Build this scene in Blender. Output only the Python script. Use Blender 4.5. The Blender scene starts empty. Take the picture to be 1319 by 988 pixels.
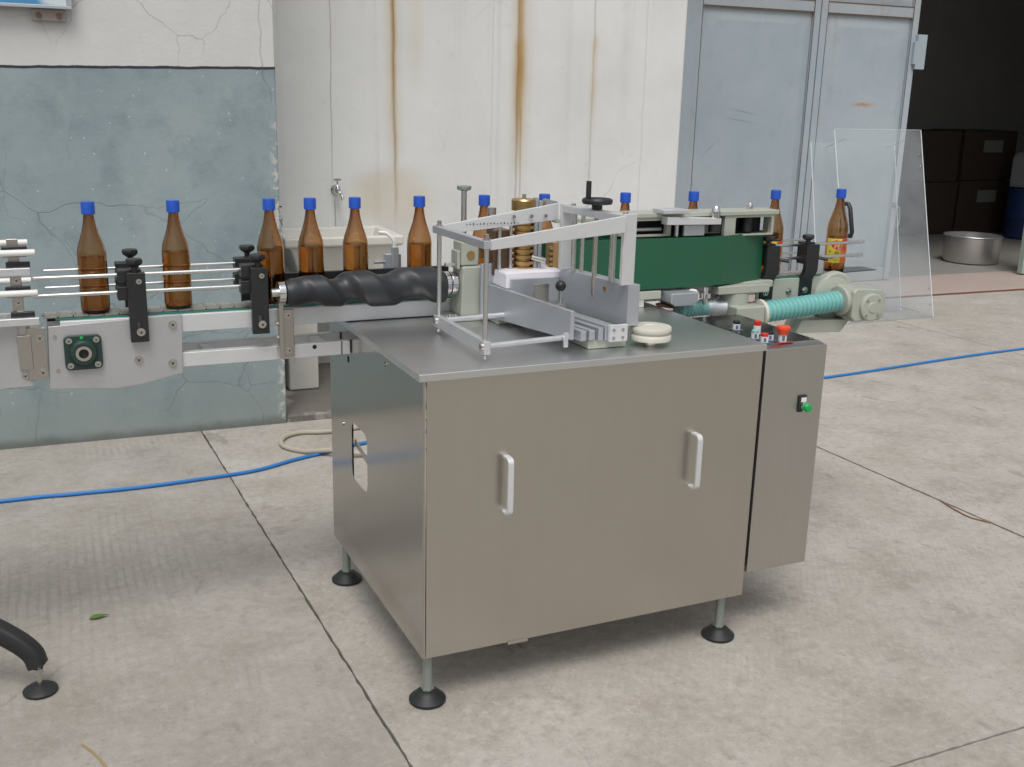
import bpy, bmesh, math, random
from mathutils import Matrix, Vector
random.seed(7)
pi = math.pi
S = bpy.context.scene
COL = S.collection

# ------------------------------------------------------------------ camera
cam_pos = Vector((-0.8458, -2.3574, 1.5895))
yaw, pitch, roll = 0.43154, 0.26590, 0.024846
f = Vector((math.sin(yaw)*math.cos(pitch), math.cos(yaw)*math.cos(pitch), -math.sin(pitch)))
r0 = Vector((math.cos(yaw), -math.sin(yaw), 0)); u0 = r0.cross(f)
rr = r0*math.cos(roll) + u0*math.sin(roll); uu = u0*math.cos(roll) - r0*math.sin(roll)
cd = bpy.data.cameras.new('camera'); cam = bpy.data.objects.new('camera', cd); COL.objects.link(cam)
cam.matrix_world = Matrix(((rr.x, uu.x, -f.x, cam_pos.x), (rr.y, uu.y, -f.y, cam_pos.y), (rr.z, uu.z, -f.z, cam_pos.z), (0, 0, 0, 1)))
cd.sensor_width = 36; cd.lens = 36*1364.76/1319; cd.clip_start = .05; cd.clip_end = 2000
S.camera = cam

# ------------------------------------------------------------------ sky, sun, exposure
SUN_EL, SUN_AZ = math.radians(62), math.radians(205)       # azimuth: compass style, 0 = +Y, 90 = +X
W = bpy.data.worlds.new('World'); S.world = W; W.use_nodes = True
nt = W.node_tree; bg = nt.nodes['Background']
sky = nt.nodes.new('ShaderNodeTexSky'); sky.sky_type = 'NISHITA'; sky.sun_disc = False
sky.sun_elevation = SUN_EL; sky.sun_rotation = SUN_AZ; sky.air_density = 1.2; sky.dust_density = 4.0; sky.ozone_density = 1
bw = nt.nodes.new('ShaderNodeRGBToBW'); mx = nt.nodes.new('ShaderNodeMix'); mx.data_type = 'RGBA'
tint = nt.nodes.new('ShaderNodeMix'); tint.data_type = 'RGBA'; tint.blend_type = 'MULTIPLY'; tint.inputs[0].default_value = 1
nt.links.new(sky.outputs[0], bw.inputs[0]); nt.links.new(bw.outputs[0], tint.inputs[6]); tint.inputs[7].default_value = (.985, .992, 1.0, 1)
mx.inputs[0].default_value = .85                            # overcast: most of the blue is gone
nt.links.new(sky.outputs[0], mx.inputs[6]); nt.links.new(tint.outputs[2], mx.inputs[7]); nt.links.new(mx.outputs[2], bg.inputs[0])
bg.inputs[1].default_value = .14
sl = bpy.data.lights.new('sun', 'SUN'); sl.energy = 1.4; sl.angle = math.radians(26); sl.color = (1, .975, .94)
so = bpy.data.objects.new('sun', sl); COL.objects.link(so)
sd = Vector((math.sin(SUN_AZ)*math.cos(SUN_EL), math.cos(SUN_AZ)*math.cos(SUN_EL), math.sin(SUN_EL)))
so.rotation_euler = sd.to_track_quat('Z', 'Y').to_euler(); so.location = (0, -5, 12)
S.view_settings.view_transform = 'Standard'; S.view_settings.look = 'None'
S.view_settings.exposure = 0.0; S.view_settings.gamma = 1.0
S.render.engine = 'CYCLES'
S.cycles.use_denoising = True
S.cycles.max_bounces = 14; S.cycles.transmission_bounces = 12; S.cycles.transparent_max_bounces = 16; S.cycles.glossy_bounces = 6
S.cycles.sample_clamp_indirect = 6

# ------------------------------------------------------------------ materials
def newmat(name):
    m = bpy.data.materials.new(name); m.use_nodes = True
    return m, m.node_tree, m.node_tree.nodes['Principled BSDF']
class G:
    """tiny node-graph helper"""
    def __init__(s, nt):
        s.nt = nt; s.tc = nt.nodes.new('ShaderNodeTexCoord').outputs['Object']
        sp = nt.nodes.new('ShaderNodeSeparateXYZ'); nt.links.new(s.tc, sp.inputs[0]); s.x, s.y, s.z = sp.outputs
    def put(s, sock, v):
        if hasattr(v, 'is_output'): s.nt.links.new(v, sock)
        else: sock.default_value = v
    def math(s, op, a, b=0.0, c=0.0, clamp=False):
        n = s.nt.nodes.new('ShaderNodeMath'); n.operation = op; n.use_clamp = clamp
        s.put(n.inputs[0], a); s.put(n.inputs[1], b); s.put(n.inputs[2], c); return n.outputs[0]
    def mapping(s, scale=(1, 1, 1), rot=(0, 0, 0), loc=(0, 0, 0), vec=None):
        n = s.nt.nodes.new('ShaderNodeMapping'); s.put(n.inputs[0], vec or s.tc)
        n.inputs[1].default_value = loc; n.inputs[2].default_value = rot; n.inputs[3].default_value = scale; return n.outputs[0]
    def noise(s, scale, detail=4, rough=.55, vec=None, dist=0.0):
        n = s.nt.nodes.new('ShaderNodeTexNoise'); s.put(n.inputs['Vector'], vec or s.tc)
        n.inputs['Scale'].default_value = scale; n.inputs['Detail'].default_value = detail; n.inputs['Roughness'].default_value = rough
        n.inputs['Distortion'].default_value = dist; return n.outputs['Fac']
    def noisevec(s, scale, amt, detail=2):
        n = s.nt.nodes.new('ShaderNodeTexNoise'); s.nt.links.new(s.tc, n.inputs['Vector']); n.inputs['Scale'].default_value = scale; n.inputs['Detail'].default_value = detail
        a = s.nt.nodes.new('ShaderNodeVectorMath'); a.operation = 'MULTIPLY_ADD'; s.nt.links.new(n.outputs['Color'], a.inputs[0])
        a.inputs[1].default_value = (amt,)*3; s.nt.links.new(s.tc, a.inputs[2]); return a.outputs[0]
    def voredge(s, scale, vec=None):
        n = s.nt.nodes.new('ShaderNodeTexVoronoi'); n.feature = 'DISTANCE_TO_EDGE'; s.put(n.inputs['Vector'], vec or s.tc); n.inputs['Scale'].default_value = scale
        return n.outputs['Distance']
    def wave(s, scale, vec=None, dist=1.0, dscale=2.0, direction='X'):
        n = s.nt.nodes.new('ShaderNodeTexWave'); n.bands_direction = direction; s.put(n.inputs['Vector'], vec or s.tc)
        n.inputs['Scale'].default_value = scale; n.inputs['Distortion'].default_value = dist; n.inputs['Detail'].default_value = 2; n.inputs['Detail Scale'].default_value = dscale
        return n.outputs['Fac']
    def step(s, v, lo, hi):
        n = s.nt.nodes.new('ShaderNodeMapRange'); n.interpolation_type = 'SMOOTHSTEP'; s.put(n.inputs[0], v)
        n.inputs[1].default_value = lo; n.inputs[2].default_value = hi; n.inputs[3].default_value = 0; n.inputs[4].default_value = 1; return n.outputs[0]
    def rng(s, v, a, b, c, d):
        n = s.nt.nodes.new('ShaderNodeMapRange'); s.put(n.inputs[0], v)
        for i, q in enumerate((a, b, c, d)): n.inputs[1+i].default_value = q
        return n.outputs[0]
    def mix(s, fac, a, b, mode='MIX'):
        n = s.nt.nodes.new('ShaderNodeMix'); n.data_type = 'RGBA'; n.blend_type = mode
        for sock, v in ((n.inputs[0], fac), (n.inputs[6], a), (n.inputs[7], b)):
            if not hasattr(v, 'is_output') and sock is not n.inputs[0] and len(v) == 3: v = (*v, 1)
            s.put(sock, v)
        return n.outputs[2]
    def ramp(s, v, pts):
        n = s.nt.nodes.new('ShaderNodeValToRGB'); s.put(n.inputs[0], v); e = n.color_ramp.elements
        while len(e) < len(pts): e.new(.5)
        for q, (p, c) in zip(e, pts): q.position = p; q.color = (*c, 1)
        return n.outputs[0]
    def bump(s, h, strength, dist, nrm=None):
        n = s.nt.nodes.new('ShaderNodeBump'); s.put(n.inputs['Height'], h); n.inputs['Strength'].default_value = strength; n.inputs['Distance'].default_value = dist
        if nrm is not None: s.nt.links.new(nrm, n.inputs['Normal'])
        return n.outputs[0]
    def gauss(s, v, x0, w):
        d = s.math('DIVIDE', s.math('SUBTRACT', v, x0), w); return s.math('EXPONENT', s.math('MULTIPLY', s.math('MULTIPLY', d, d), -1.0))

def pm(name, col, rough=.5, metal=0, var=.12, vs=9, bump=0, bs=80, rvar=.08, spec=.5, coat=0, stretch=(1, 1, 1), dirt=0, dirtcol=(.08, .07, .05)):
    m, nt, p = newmat(name); g = G(nt)
    v = g.mapping(stretch)
    n = g.noise(vs, 5, .6, v)
    c = g.mix(n, tuple(q*(1-var) for q in col), tuple(min(1, q*(1+var)) for q in col))
    if dirt:
        c = g.mix(g.math('MULTIPLY', g.step(g.noise(14, 6, .65), .55, .75), dirt), c, dirtcol)
    g.put(p.inputs['Base Color'], c)
    g.put(p.inputs['Roughness'], g.rng(n, .25, .75, max(.02, rough-rvar), min(1, rough+rvar)))
    p.inputs['Metallic'].default_value = metal; p.inputs['Specular IOR Level'].default_value = spec
    if coat: p.inputs['Coat Weight'].default_value = coat; p.inputs['Coat Roughness'].default_value = .1
    if bump: g.put(p.inputs['Normal'], g.bump(g.noise(bs, 3, .6, v), bump, .002))
    return m
M = {}
M['alu'] = pm('aluminium', (.72, .73, .75), .42, .75, .05, 30, .1, 300)
M['alu_matte'] = pm('matte_aluminium', (.50, .525, .56), .42, .6, .06, 12, .12, 400)
M['alu_light'] = pm('sanded_aluminium', (.68, .69, .70), .5, .4, .05, 25, .2, 300)
M['plate'] = pm('zinc_plate', (.50, .50, .51), .46, .5, .06, 6, .1, 200, dirt=.12)
M['chrome'] = pm('chrome', (.72, .72, .72), .12, 1, .03, 20, rvar=.04)
M['rod'] = pm('polished_rod', (.68, .68, .67), .28, 1, .02, 8, rvar=.02)
M['bolt'] = pm('zinc_bolt', (.58, .57, .54), .22, 1, .08, 40)
M['socket'] = pm('dark_socket', (.10, .095, .09), .4, .6, .1, 40)
M['black'] = pm('black_nylon', (.018, .019, .021), .42, 0, .25, 30, .25, 350)
M['rubber'] = pm('black_rubber', (.016, .017, .018), .55, 0, .3, 25, .2, 200, dirt=.25, dirtcol=(.12, .11, .1))
M['screwplastic'] = pm('dark_nylon', (.025, .027, .031), .42, 0, .15, 12, .2, 300)
M['cast'] = pm('grey_green_enamel', (.40, .42, .36), .42, 0, .06, 6, .2, 120, dirt=.12)
M['castdark'] = pm('dark_green_casting', (.018, .045, .038), .42, 0, .2, 20, .3, 150)
M['brass'] = pm('brass', (.56, .37, .16), .32, 1, .15, 20, .1, 90)
M['bronze'] = pm('dark_bronze', (.10, .055, .032), .45, .5, .25, 25, .2, 90)
M['tan'] = pm('tan_fibre', (.38, .24, .10), .55, 0, .12, 20, .2, 120)
M['greenbelt'] = pm('green_belt', (.017, .104, .054), .34, 0, .10, 4, .7, 6, rvar=.06)
M['teal'] = pm('teal_hose', (.19, .47, .45), .4, 0, .08, 12)
M['cream'] = pm('cream_plastic', (.62, .60, .52), .42, 0, .05, 10)
M['white'] = pm('white_plastic', (.78, .78, .75), .38, 0, .04, 10)
M['paper'] = pm('white_paper', (.80, .79, .84), .75, 0, .03, 20, .3, 60, stretch=(1, 1, 30))
M['bluecap'] = pm('blue_cap', (.016, .092, .52), .36, 0, .08, 40)
M['cable'] = pm('blue_cable', (.03, .19, .52), .4, 0, .1, 12)
M['ghose'] = pm('grey_hose', (.42, .38, .31), .6, 0, .15, 12, dirt=.3)
M['red'] = pm('red_button', (.62, .028, .02), .35, 0, .05, 20)
M['mush'] = pm('red_mushroom', (.78, .075, .02), .35, 0, .05, 20)
M['green'] = pm('green_button', (.01, .36, .09), .3, 0, .05, 20)
M['tealcap'] = pm('pale_teal_cap', (.28, .5, .46), .4, 0, .05, 20)
M['panelblack'] = pm('black_panel', (.02, .021, .024), .18, 0, .2, 10)
M['bluegrey'] = pm('blue_grey_sticker', (.12, .15, .26), .5, 0, .2, 100)
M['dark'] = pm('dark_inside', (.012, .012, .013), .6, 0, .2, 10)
M['legpaint'] = pm('galvanised_post', (.30, .34, .31), .38, .5, .12, 25)
M['link'] = pm('steel_chain_plate', (.40, .38, .345), .42, .35, .18, 40, .2, 200, dirt=.35)
M['wear'] = pm('green_wear_strip', (.02, .16, .12), .4, 0, .08, 20)
M['yellow'] = pm('yellow_label', (.72, .58, .07), .45, 0, .05, 60)
M['labelred'] = pm('label_red', (.62, .03, .03), .45, 0, .05, 60)
M['labelorange'] = pm('label_orange', (.68, .17, .03), .45, 0, .05, 60)
M['labelwhite'] = pm('label_white', (.8, .76, .7), .45, 0, .05, 60)
M['labelink'] = pm('label_ink', (.04, .06, .02), .5, 0, .05, 60)
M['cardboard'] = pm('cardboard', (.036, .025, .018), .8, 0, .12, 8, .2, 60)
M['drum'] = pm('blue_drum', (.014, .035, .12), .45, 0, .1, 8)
M['jug'] = pm('milky_jug', (.30, .31, .32), .45, 0, .05, 8)
M['pot'] = pm('old_aluminium_pot', (.55, .54, .53), .42, .9, .12, 9, .2, 60, stretch=(1, 1, .3))
M['sink'] = pm('sink_glaze', (.66, .64, .58), .35, 0, .06, 5, .1, 60, dirt=.18, dirtcol=(.25, .2, .13))
M['pedestal'] = pm('pedestal_plaster', (.58, .57, .52), .75, 0, .08, 8, .3, 60, dirt=.25, dirtcol=(.2, .18, .14))
M['signblue'] = None
M['leaf'] = pm('green_leaf', (.08, .18, .03), .5, 0, .3, 60)
M['straw'] = pm('dry_straw', (.34, .24, .11), .7, 0, .2, 60)
M['inwall'] = pm('warehouse_wall', (.55, .54, .53), .85, 0, .1, 2, .2, 40)
M['inroof'] = pm('warehouse_roof', (.3, .3, .29), .8, 0, .1, 2)
M['infloor'] = pm('warehouse_floor', (.25, .235, .215), .6, 0, .15, 2.5, .2, 40, dirt=.35)
M['apron'] = pm('pink_threshold', (.40, .32, .285), .7, 0, .1, 3, .3, 60, dirt=.3, dirtcol=(.22, .17, .14))
M['rustedge'] = pm('rusty_edge', (.16, .075, .04), .8, 0, .35, 30, .4, 60)
M['groundbase'] = pm('joint_dirt', (.12, .11, .095), .95, 0, .2, 20)
M['brownhose'] = pm('brown_glue_block', (.12, .07, .045), .4, .3, .2, 20)
M['tape'] = pm('box_label', (.16, .16, .155), .6, 0, .05, 20)

def steel(name, col, rough, stretch, var=.05, band=1.0):
    m, nt, p = newmat(name); g = G(nt)
    v = g.mapping(stretch); a = g.noise(1.0, 3, .6, v); b = g.noise(2.2, 4, .6); sm = g.noise(7, 6, .62)
    c = g.mix(b, tuple(q*(1-var) for q in col), tuple(min(1, q*(1+var)) for q in col))
    bnd = g.noise(1.0, 4, .6, g.mapping(tuple(26 if q > 50 else .5 for q in stretch)))
    c = g.mix(g.math('MULTIPLY', g.step(bnd, .35, .7), .05*band), c, (.36, .35, .33))
    g.put(p.inputs['Base Color'], g.mix(g.math('MULTIPLY', g.math('SUBTRACT', a, .5), .05), c, (.9, .9, .9)))
    g.put(p.inputs['Roughness'], g.math('ADD', g.math('MULTIPLY_ADD', a, .025, rough-.0125), g.math('MULTIPLY_ADD', sm, .07, -.035)))
    p.inputs['Metallic'].default_value = 1
    g.put(p.inputs['Normal'], g.bump(b, .05, .01))
    return m
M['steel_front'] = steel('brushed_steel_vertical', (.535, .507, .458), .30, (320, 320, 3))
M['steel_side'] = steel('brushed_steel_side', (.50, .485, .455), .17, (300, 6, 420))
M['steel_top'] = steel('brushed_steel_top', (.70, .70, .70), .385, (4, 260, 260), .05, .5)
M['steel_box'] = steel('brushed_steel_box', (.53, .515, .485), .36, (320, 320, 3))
M['steel'] = steel('satin_steel', (.52, .50, .465), .30, (250, 250, 8))

def concrete(name, rot, lines, sc, tone=1.0, off=(0, 0, 0), wet=0):
    m, nt, p = newmat(name); g = G(nt)
    big = g.noise(.45, 5, .6, g.mapping(loc=off)); mid = g.noise(3.0, 7, .68, g.mapping(loc=off)); fine = g.noise(30, 8, .75); spk = g.noise(120, 3, .6)
    t = tone
    c = g.ramp(mid, [(.28, (.285*t, .257*t, .222*t)), (.46, (.385*t, .355*t, .318*t)), (.60, (.43*t, .400*t, .362*t)), (.75, (.50*t, .474*t, .44*t))])
    c = g.mix(g.math('MULTIPLY', g.step(big, .40, .66), .50), c, (.33*t, .298*t, .255*t))
    c = g.mix(g.math('MULTIPLY', g.step(g.noise(1.3, 8, .72, g.mapping(loc=(3.1+off[0], 7.7, 0))), .53, .66), .34), c, (.53*t, .508*t, .48*t))
    c = g.mix(g.math('MULTIPLY', g.step(g.noise(7, 8, .75, g.noisevec(4, .15)), .53, .68), .45), c, (.23, .21, .183))
    c = g.mix(g.math('MULTIPLY', g.step(g.noise(12, 8, .75, g.mapping(loc=(1, 4+off[1], 2))), .56, .68), .40), c, (.52*t, .495*t, .465*t))
    c = g.mix(g.math('MULTIPLY', g.step(fine, .50, .68), .42), c, (.225, .208, .182))
    c = g.mix(g.math('MULTIPLY', g.step(fine, .50, .36), .30), c, (.52*t, .50*t, .46*t))
    c = g.mix(g.math('MULTIPLY', g.step(spk, .60, .72), .35), c, (.13, .12, .10))
    spots = g.step(g.noise(5.0, 4, .6, g.mapping((1, .35, 1), (0, 0, rot), (off[0], 0, 0))), .655, .70)
    c = g.mix(g.math('MULTIPLY', spots, .45), c, (.18, .165, .145))
    v = g.mapping((1, 1, 1), (0, 0, rot), vec=g.noisevec(3.0, .05, 4))
    w = g.wave(sc, v, .6, 3.0)
    patch = g.math('MULTIPLY', g.step(g.noise(.7, 4, .6, g.mapping(loc=(9+off[0], 2, 0))), .46, .62), g.step(g.noise(6, 6, .7), .34, .62))
    wl = g.math('MULTIPLY', g.step(w, .55, .95), g.math('MULTIPLY', patch, lines))
    c = g.mix(wl, c, (.225, .21, .18))
    cr = g.math('SUBTRACT', 1.0, g.step(g.voredge(.45, g.noisevec(1.6, .35, 5)), .0, .003))
    cm = g.math('MULTIPLY', cr, g.step(g.noise(.7, 2), .55, .64))
    c = g.mix(g.math('MULTIPLY', cm, .22), c, (.1, .095, .08))
    if wet: c = g.mix(g.math('MULTIPLY', g.step(g.noise(2.4, 4, .6, g.mapping(loc=(.3, .8, 0))), .44, .50), wet), c, (.10, .092, .078))
    g.put(p.inputs['Base Color'], c); g.put(p.inputs['Roughness'], g.rng(mid, .3, .7, .72, .9)); p.inputs['Specular IOR Level'].default_value = .3
    h = g.math('ADD', g.math('MULTIPLY', fine, .8), g.math('MULTIPLY', wl, -1.2))
    g.put(p.inputs['Normal'], g.bump(mid, .30, .02, g.bump(h, .55, .005)))
    return m
M['conc_a'] = concrete('broomed_concrete', 0.02, .34, 10.5, .87)
M['conc_b'] = concrete('worn_concrete', .62, .13, 15.0, 1.0, (2.3, 5.1, 0))
M['conc_c'] = concrete('damp_concrete', 1.2, .1, 12, .80, (0, 0, 0), .75)

LINE_SLOPE, LINE_LO, LINE_HI = -.025, 1.672, 1.684
def plaster_blue():
    m, nt, p = newmat('painted_plaster'); g = G(nt)
    warp = g.noisevec(1.2, .35, 5)
    n1 = g.noise(1.5, 5, .6); n2 = g.noise(5, 6, .65); n3 = g.noise(60, 4, .6)
    blue = g.ramp(n1, [(.3, (.225, .288, .312)), (.55, (.30, .365, .382)), (.75, (.36, .41, .415))])
    blue = g.mix(g.math('MULTIPLY', g.step(n2, .46, .70), .55), blue, (.175, .23, .25))
    blue = g.mix(g.math('MULTIPLY', g.step(g.noise(2.6, 5, .6, g.mapping((1, 1, .35), loc=(4, 0, 8))), .52, .70), .5), blue, (.40, .44, .42))
    blue = g.mix(g.math('MULTIPLY', g.step(g.noise(45, 2, .4, g.mapping(loc=(2, 5, 1))), .70, .74), .6), blue, (.62, .64, .62))
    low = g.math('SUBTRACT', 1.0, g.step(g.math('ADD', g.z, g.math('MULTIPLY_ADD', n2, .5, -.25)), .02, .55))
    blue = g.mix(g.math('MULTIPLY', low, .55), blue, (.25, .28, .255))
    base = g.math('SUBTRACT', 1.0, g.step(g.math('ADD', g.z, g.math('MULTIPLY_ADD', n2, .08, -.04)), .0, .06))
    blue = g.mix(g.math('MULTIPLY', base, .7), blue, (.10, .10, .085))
    white = g.mix(n2, (.58, .575, .56), (.68, .675, .665))
    white = g.mix(g.math('MULTIPLY', g.step(n1, .5, .8), .3), white, (.52, .51, .49))
    zz = g.math('ADD', g.math('MULTIPLY_ADD', g.x, LINE_SLOPE, g.z), g.math('MULTIPLY_ADD', g.noise(9, 4, .6), .014, -.007))
    c = g.mix(g.step(zz, LINE_LO, LINE_LO+.004), blue, (.035, .04, .05))
    c = g.mix(g.step(zz, LINE_HI, LINE_HI+.004), c, white)
    d = g.voredge(1.15, warp); cr = g.math('SUBTRACT', 1.0, g.step(d, .0, .0045))
    d2 = g.voredge(2.6, g.noisevec(2.2, .30, 6)); cr2 = g.math('MULTIPLY', g.math('SUBTRACT', 1.0, g.step(d2, .0, .0085)), g.step(g.noise(1.3, 2, .5, g.mapping(loc=(5, 5, 5))), .42, .56))
    cm = g.math('MULTIPLY', g.math('MAXIMUM', g.math('MULTIPLY', cr, g.step(g.noise(1.1, 3), .40, .56)), g.math('MULTIPLY', cr2, .75)), .50)
    c = g.mix(cm, c, (.115, .125, .125))
    chip = g.math('MULTIPLY', g.step(g.x, -.05, -.004), g.math('MULTIPLY', g.step(g.noise(22, 4, .6), .50, .56), g.math('SUBTRACT', 1.0, g.step(g.z, 1.3, 1.6))))
    c = g.mix(g.math('MULTIPLY', chip, .85), c, (.60, .58, .53))
    g.put(p.inputs['Base Color'], c); g.put(p.inputs['Roughness'], g.rng(n2, .3, .7, .5, .72)); p.inputs['Specular IOR Level'].default_value = .35
    g.put(p.inputs['Normal'], g.bump(n2, .18, .02, g.bump(g.math('SUBTRACT', n3, g.math('MULTIPLY', cm, 1.6)), .25, .004)))
    return m
M['plaster_blue'] = plaster_blue()

def plaster_white():
    m, nt, p = newmat('stained_plaster'); g = G(nt)
    n1 = g.noise(1.1, 5, .6); n2 = g.noise(4, 6, .65); n3 = g.noise(70, 4, .6)
    c = g.ramp(n1, [(.3, (.66, .665, .65)), (.6, (.75, .755, .745)), (.8, (.79, .795, .785))])
    st = g.noise(1.0, 4, .6, g.mapping((9, 9, .35)))
    c = g.mix(g.math('MULTIPLY', g.step(st, .50, .75), .22), c, (.44, .44, .415))
    c = g.mix(g.math('MULTIPLY', g.step(g.math('MULTIPLY', g.noise(14, 5, .6), 1.0), .56, .75), .15), c, (.42, .41, .38))
    wob = g.math('MULTIPLY_ADD', g.noise(1.6, 3, .6), .05, -.025)
    xx = g.math('ADD', g.x, wob); brk = g.noise(5, 4, .6, g.mapping((1, 1, .6)))
    def streak(x0, w, amt, z0, z1, col, soft=.25, lowdark=None):
        nonlocal c
        mk = g.math('MULTIPLY', g.gauss(xx, x0, w), g.math('MULTIPLY', g.step(g.z, z0-soft, z0+soft), g.math('SUBTRACT', 1.0, g.step(g.z, z1-.05, z1+.05))))
        mk = g.math('MULTIPLY', mk, g.math('MULTIPLY_ADD', brk, 1.0, .35))
        c = g.mix(g.math('MULTIPLY', mk, amt, clamp=True), c, col)
    rust = (.42, .25, .075); tanc = (.56, .43, .24); grey = (.30, .30, .28)
    streak(.845, .045, .5, 1.25, 9, tanc); streak(.845, .012, .9, 1.45, 9, rust, .6); streak(.862, .006, .4, .9, 9, tanc, .2); streak(.850, .006, .6, .9, 9, (.2, .12, .05), .1)
    streak(.98, .05, .28, 1.7, 9, tanc, .4)
    streak(.86, .16, .42, .82, 1.16, tanc, .12); streak(.70, .10, .28, .88, 1.12, tanc, .08); streak(.99, .09, .25, .80, 1.05, tanc, .1)
    streak(1.63, .05, .6, 1.2, 9, tanc); streak(1.625, .02, .95, 1.3, 9, rust, .3); streak(1.62, .035, .7, 1.55, 1.9, rust, .15)
    streak(1.612, .006, .55, .95, 9, (.22, .13, .06), .1); streak(1.64, .005, .5, .95, 1.5, (.24, .15, .07), .1)
    streak(2.12, .022, .5, 1.45, 1.95, tanc, .2); streak(2.115, .006, .45, .6, 9, (.33, .28, .2), .1)
    streak(1.45, .004, .28, .6, 9, grey); streak(1.49, .012, .15, .9, 9, grey); streak(2.47, .004, .30, .6, 9, grey); streak(2.33, .03, .12, 1.5, 9, grey); streak(1.95, .02, .10, 1.2, 9, grey)
    streak(.488, .0035, .6, 1.06, 9, (.22, .22, .2)); streak(.50, .004, .8, .82, 1.0, (.16, .15, .13), .02)
    cr = g.math('SUBTRACT', 1.0, g.step(g.voredge(.75, g.noisevec(1.3, .4, 5)), .0, .004))
    cm = g.math('MULTIPLY', cr, g.math('MULTIPLY', g.step(g.noise(.8, 2, .5, g.mapping(loc=(7, 1, 3))), .46, .56), .32))
    c = g.mix(cm, c, (.2, .19, .17))
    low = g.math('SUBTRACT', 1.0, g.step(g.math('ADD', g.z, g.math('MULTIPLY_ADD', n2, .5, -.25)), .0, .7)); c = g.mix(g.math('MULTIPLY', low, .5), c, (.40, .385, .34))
    g.put(p.inputs['Base Color'], c); p.inputs['Roughness'].default_value = .78; p.inputs['Specular IOR Level'].default_value = .3
    g.put(p.inputs['Normal'], g.bump(n2, .15, .02, g.bump(n3, .25, .003)))
    return m
M['plaster_white'] = plaster_white()

def doorpaint():
    m, nt, p = newmat('blue_grey_door_paint'); g = G(nt)
    n1 = g.noise(1.3, 5, .6); n2 = g.noise(7, 6, .65)
    c = g.ramp(n1, [(.3, (.34, .40, .445)), (.7, (.42, .475, .515))])
    c = g.mix(g.math('MULTIPLY', g.step(n2, .5, .75), .22), c, (.24, .28, .30))
    ax = g.noise(1.0, 4, .6, g.mapping((16, 16, .5)))
    c = g.mix(g.math('MULTIPLY', g.step(ax, .55, .75), .25), c, (.47, .49, .48))
    top = g.step(g.math('ADD', g.z, g.math('MULTIPLY', g.noise(12, 4, .7, g.mapping((1, 1, .25))), .35)), 2.28, 2.55)
    c = g.mix(g.math('MULTIPLY', top, .16), c, (.33, .22, .12))
    run = g.math('MULTIPLY', g.step(g.noise(1.0, 3, .6, g.mapping((7, 7, .5), loc=(3, 0, 0))), .62, .74), g.step(g.z, 1.3, 2.3))
    c = g.mix(g.math('MULTIPLY', run, .35), c, (.36, .27, .17))
    sc = g.math('MULTIPLY', g.gauss(g.x, 5.556, .10), g.gauss(g.math('ADD', g.z, g.math('MULTIPLY_ADD', n2, .06, -.03)), 1.579, .016))
    c = g.mix(g.math('MULTIPLY', sc, .9), c, (.45, .22, .10))
    for xa, za, sl, ln in ((4.33, 1.50, .16, .12), (4.30, 1.43, .15, .12), (4.02, 1.2, -.9, .06)):
        zz = g.math('SUBTRACT', g.z, g.math('MULTIPLY_ADD', g.math('SUBTRACT', g.x, xa), -sl, za))
        c = g.mix(g.math('MULTIPLY', g.math('MULTIPLY', g.gauss(zz, 0.0, .006), g.gauss(g.x, xa, ln)), .45), c, (.15, .17, .18))
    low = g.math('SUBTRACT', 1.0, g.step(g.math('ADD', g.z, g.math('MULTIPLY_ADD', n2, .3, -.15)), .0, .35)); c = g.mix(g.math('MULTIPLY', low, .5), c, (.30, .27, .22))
    g.put(p.inputs['Base Color'], c); g.put(p.inputs['Roughness'], g.rng(n2, .3, .7, .42, .6))
    g.put(p.inputs['Normal'], g.bump(n1, .35, .05, g.bump(n2, .12, .006)))
    return m
M['door'] = doorpaint()
M['doorseam'] = pm('rusty_seam', (.13, .085, .055), .8, 0, .4, 25, .3, 60)

def amber(name, col, dens, ior):
    m, nt, p = newmat(name); g = G(nt)
    p.inputs['Base Color'].default_value = (1, 1, 1, 1); p.inputs['Roughness'].default_value = 0
    p.inputs['Transmission Weight'].default_value = 1; p.inputs['IOR'].default_value = ior
    g.put(p.inputs['Normal'], g.bump(g.noise(22, 2, .5), .05, .003))
    va = nt.nodes.new('ShaderNodeVolumeAbsorption'); va.inputs['Color'].default_value = (*col, 1); va.inputs['Density'].default_value = dens
    nt.links.new(va.outputs[0], nt.nodes['Material Output'].inputs['Volume'])
    return m
M['glass'] = amber('amber_glass', (.765, .515, .155), 440, 1.5)
M['sauce'] = amber('dark_sauce', (.865, .635, .03), 25, 1.34)
M['sauce_pale'] = amber('pale_sauce', (.87, .66, .04), 17, 1.34)

def acrylic():
    m, nt, p = newmat('clear_acrylic'); g = G(nt); nt.nodes.remove(p)
    tr = nt.nodes.new('ShaderNodeBsdfTransparent'); tr.inputs[0].default_value = (.93, .945, .95, 1)
    gl = nt.nodes.new('ShaderNodeBsdfGlossy'); gl.inputs['Roughness'].default_value = .04
    df = nt.nodes.new('ShaderNodeBsdfDiffuse'); df.inputs[0].default_value = (.75, .78, .8, 1)
    lw = nt.nodes.new('ShaderNodeLayerWeight'); lw.inputs[0].default_value = .5
    a = nt.nodes.new('ShaderNodeMixShader'); b = nt.nodes.new('ShaderNodeMixShader')
    g.put(a.inputs[0], g.rng(g.noise(2.5, 5, .6), .3, .8, .07, .17)); nt.links.new(tr.outputs[0], a.inputs[1]); nt.links.new(df.outputs[0], a.inputs[2])
    g.put(b.inputs[0], g.math('MULTIPLY_ADD', g.math('POWER', lw.outputs['Facing'], 5.0), .9, .035)); nt.links.new(a.outputs[0], b.inputs[1]); nt.links.new(gl.outputs[0], b.inputs[2])
    nt.links.new(b.outputs[0], nt.nodes['Material Output'].inputs[0]); return m
M['acrylic'] = acrylic()
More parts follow.
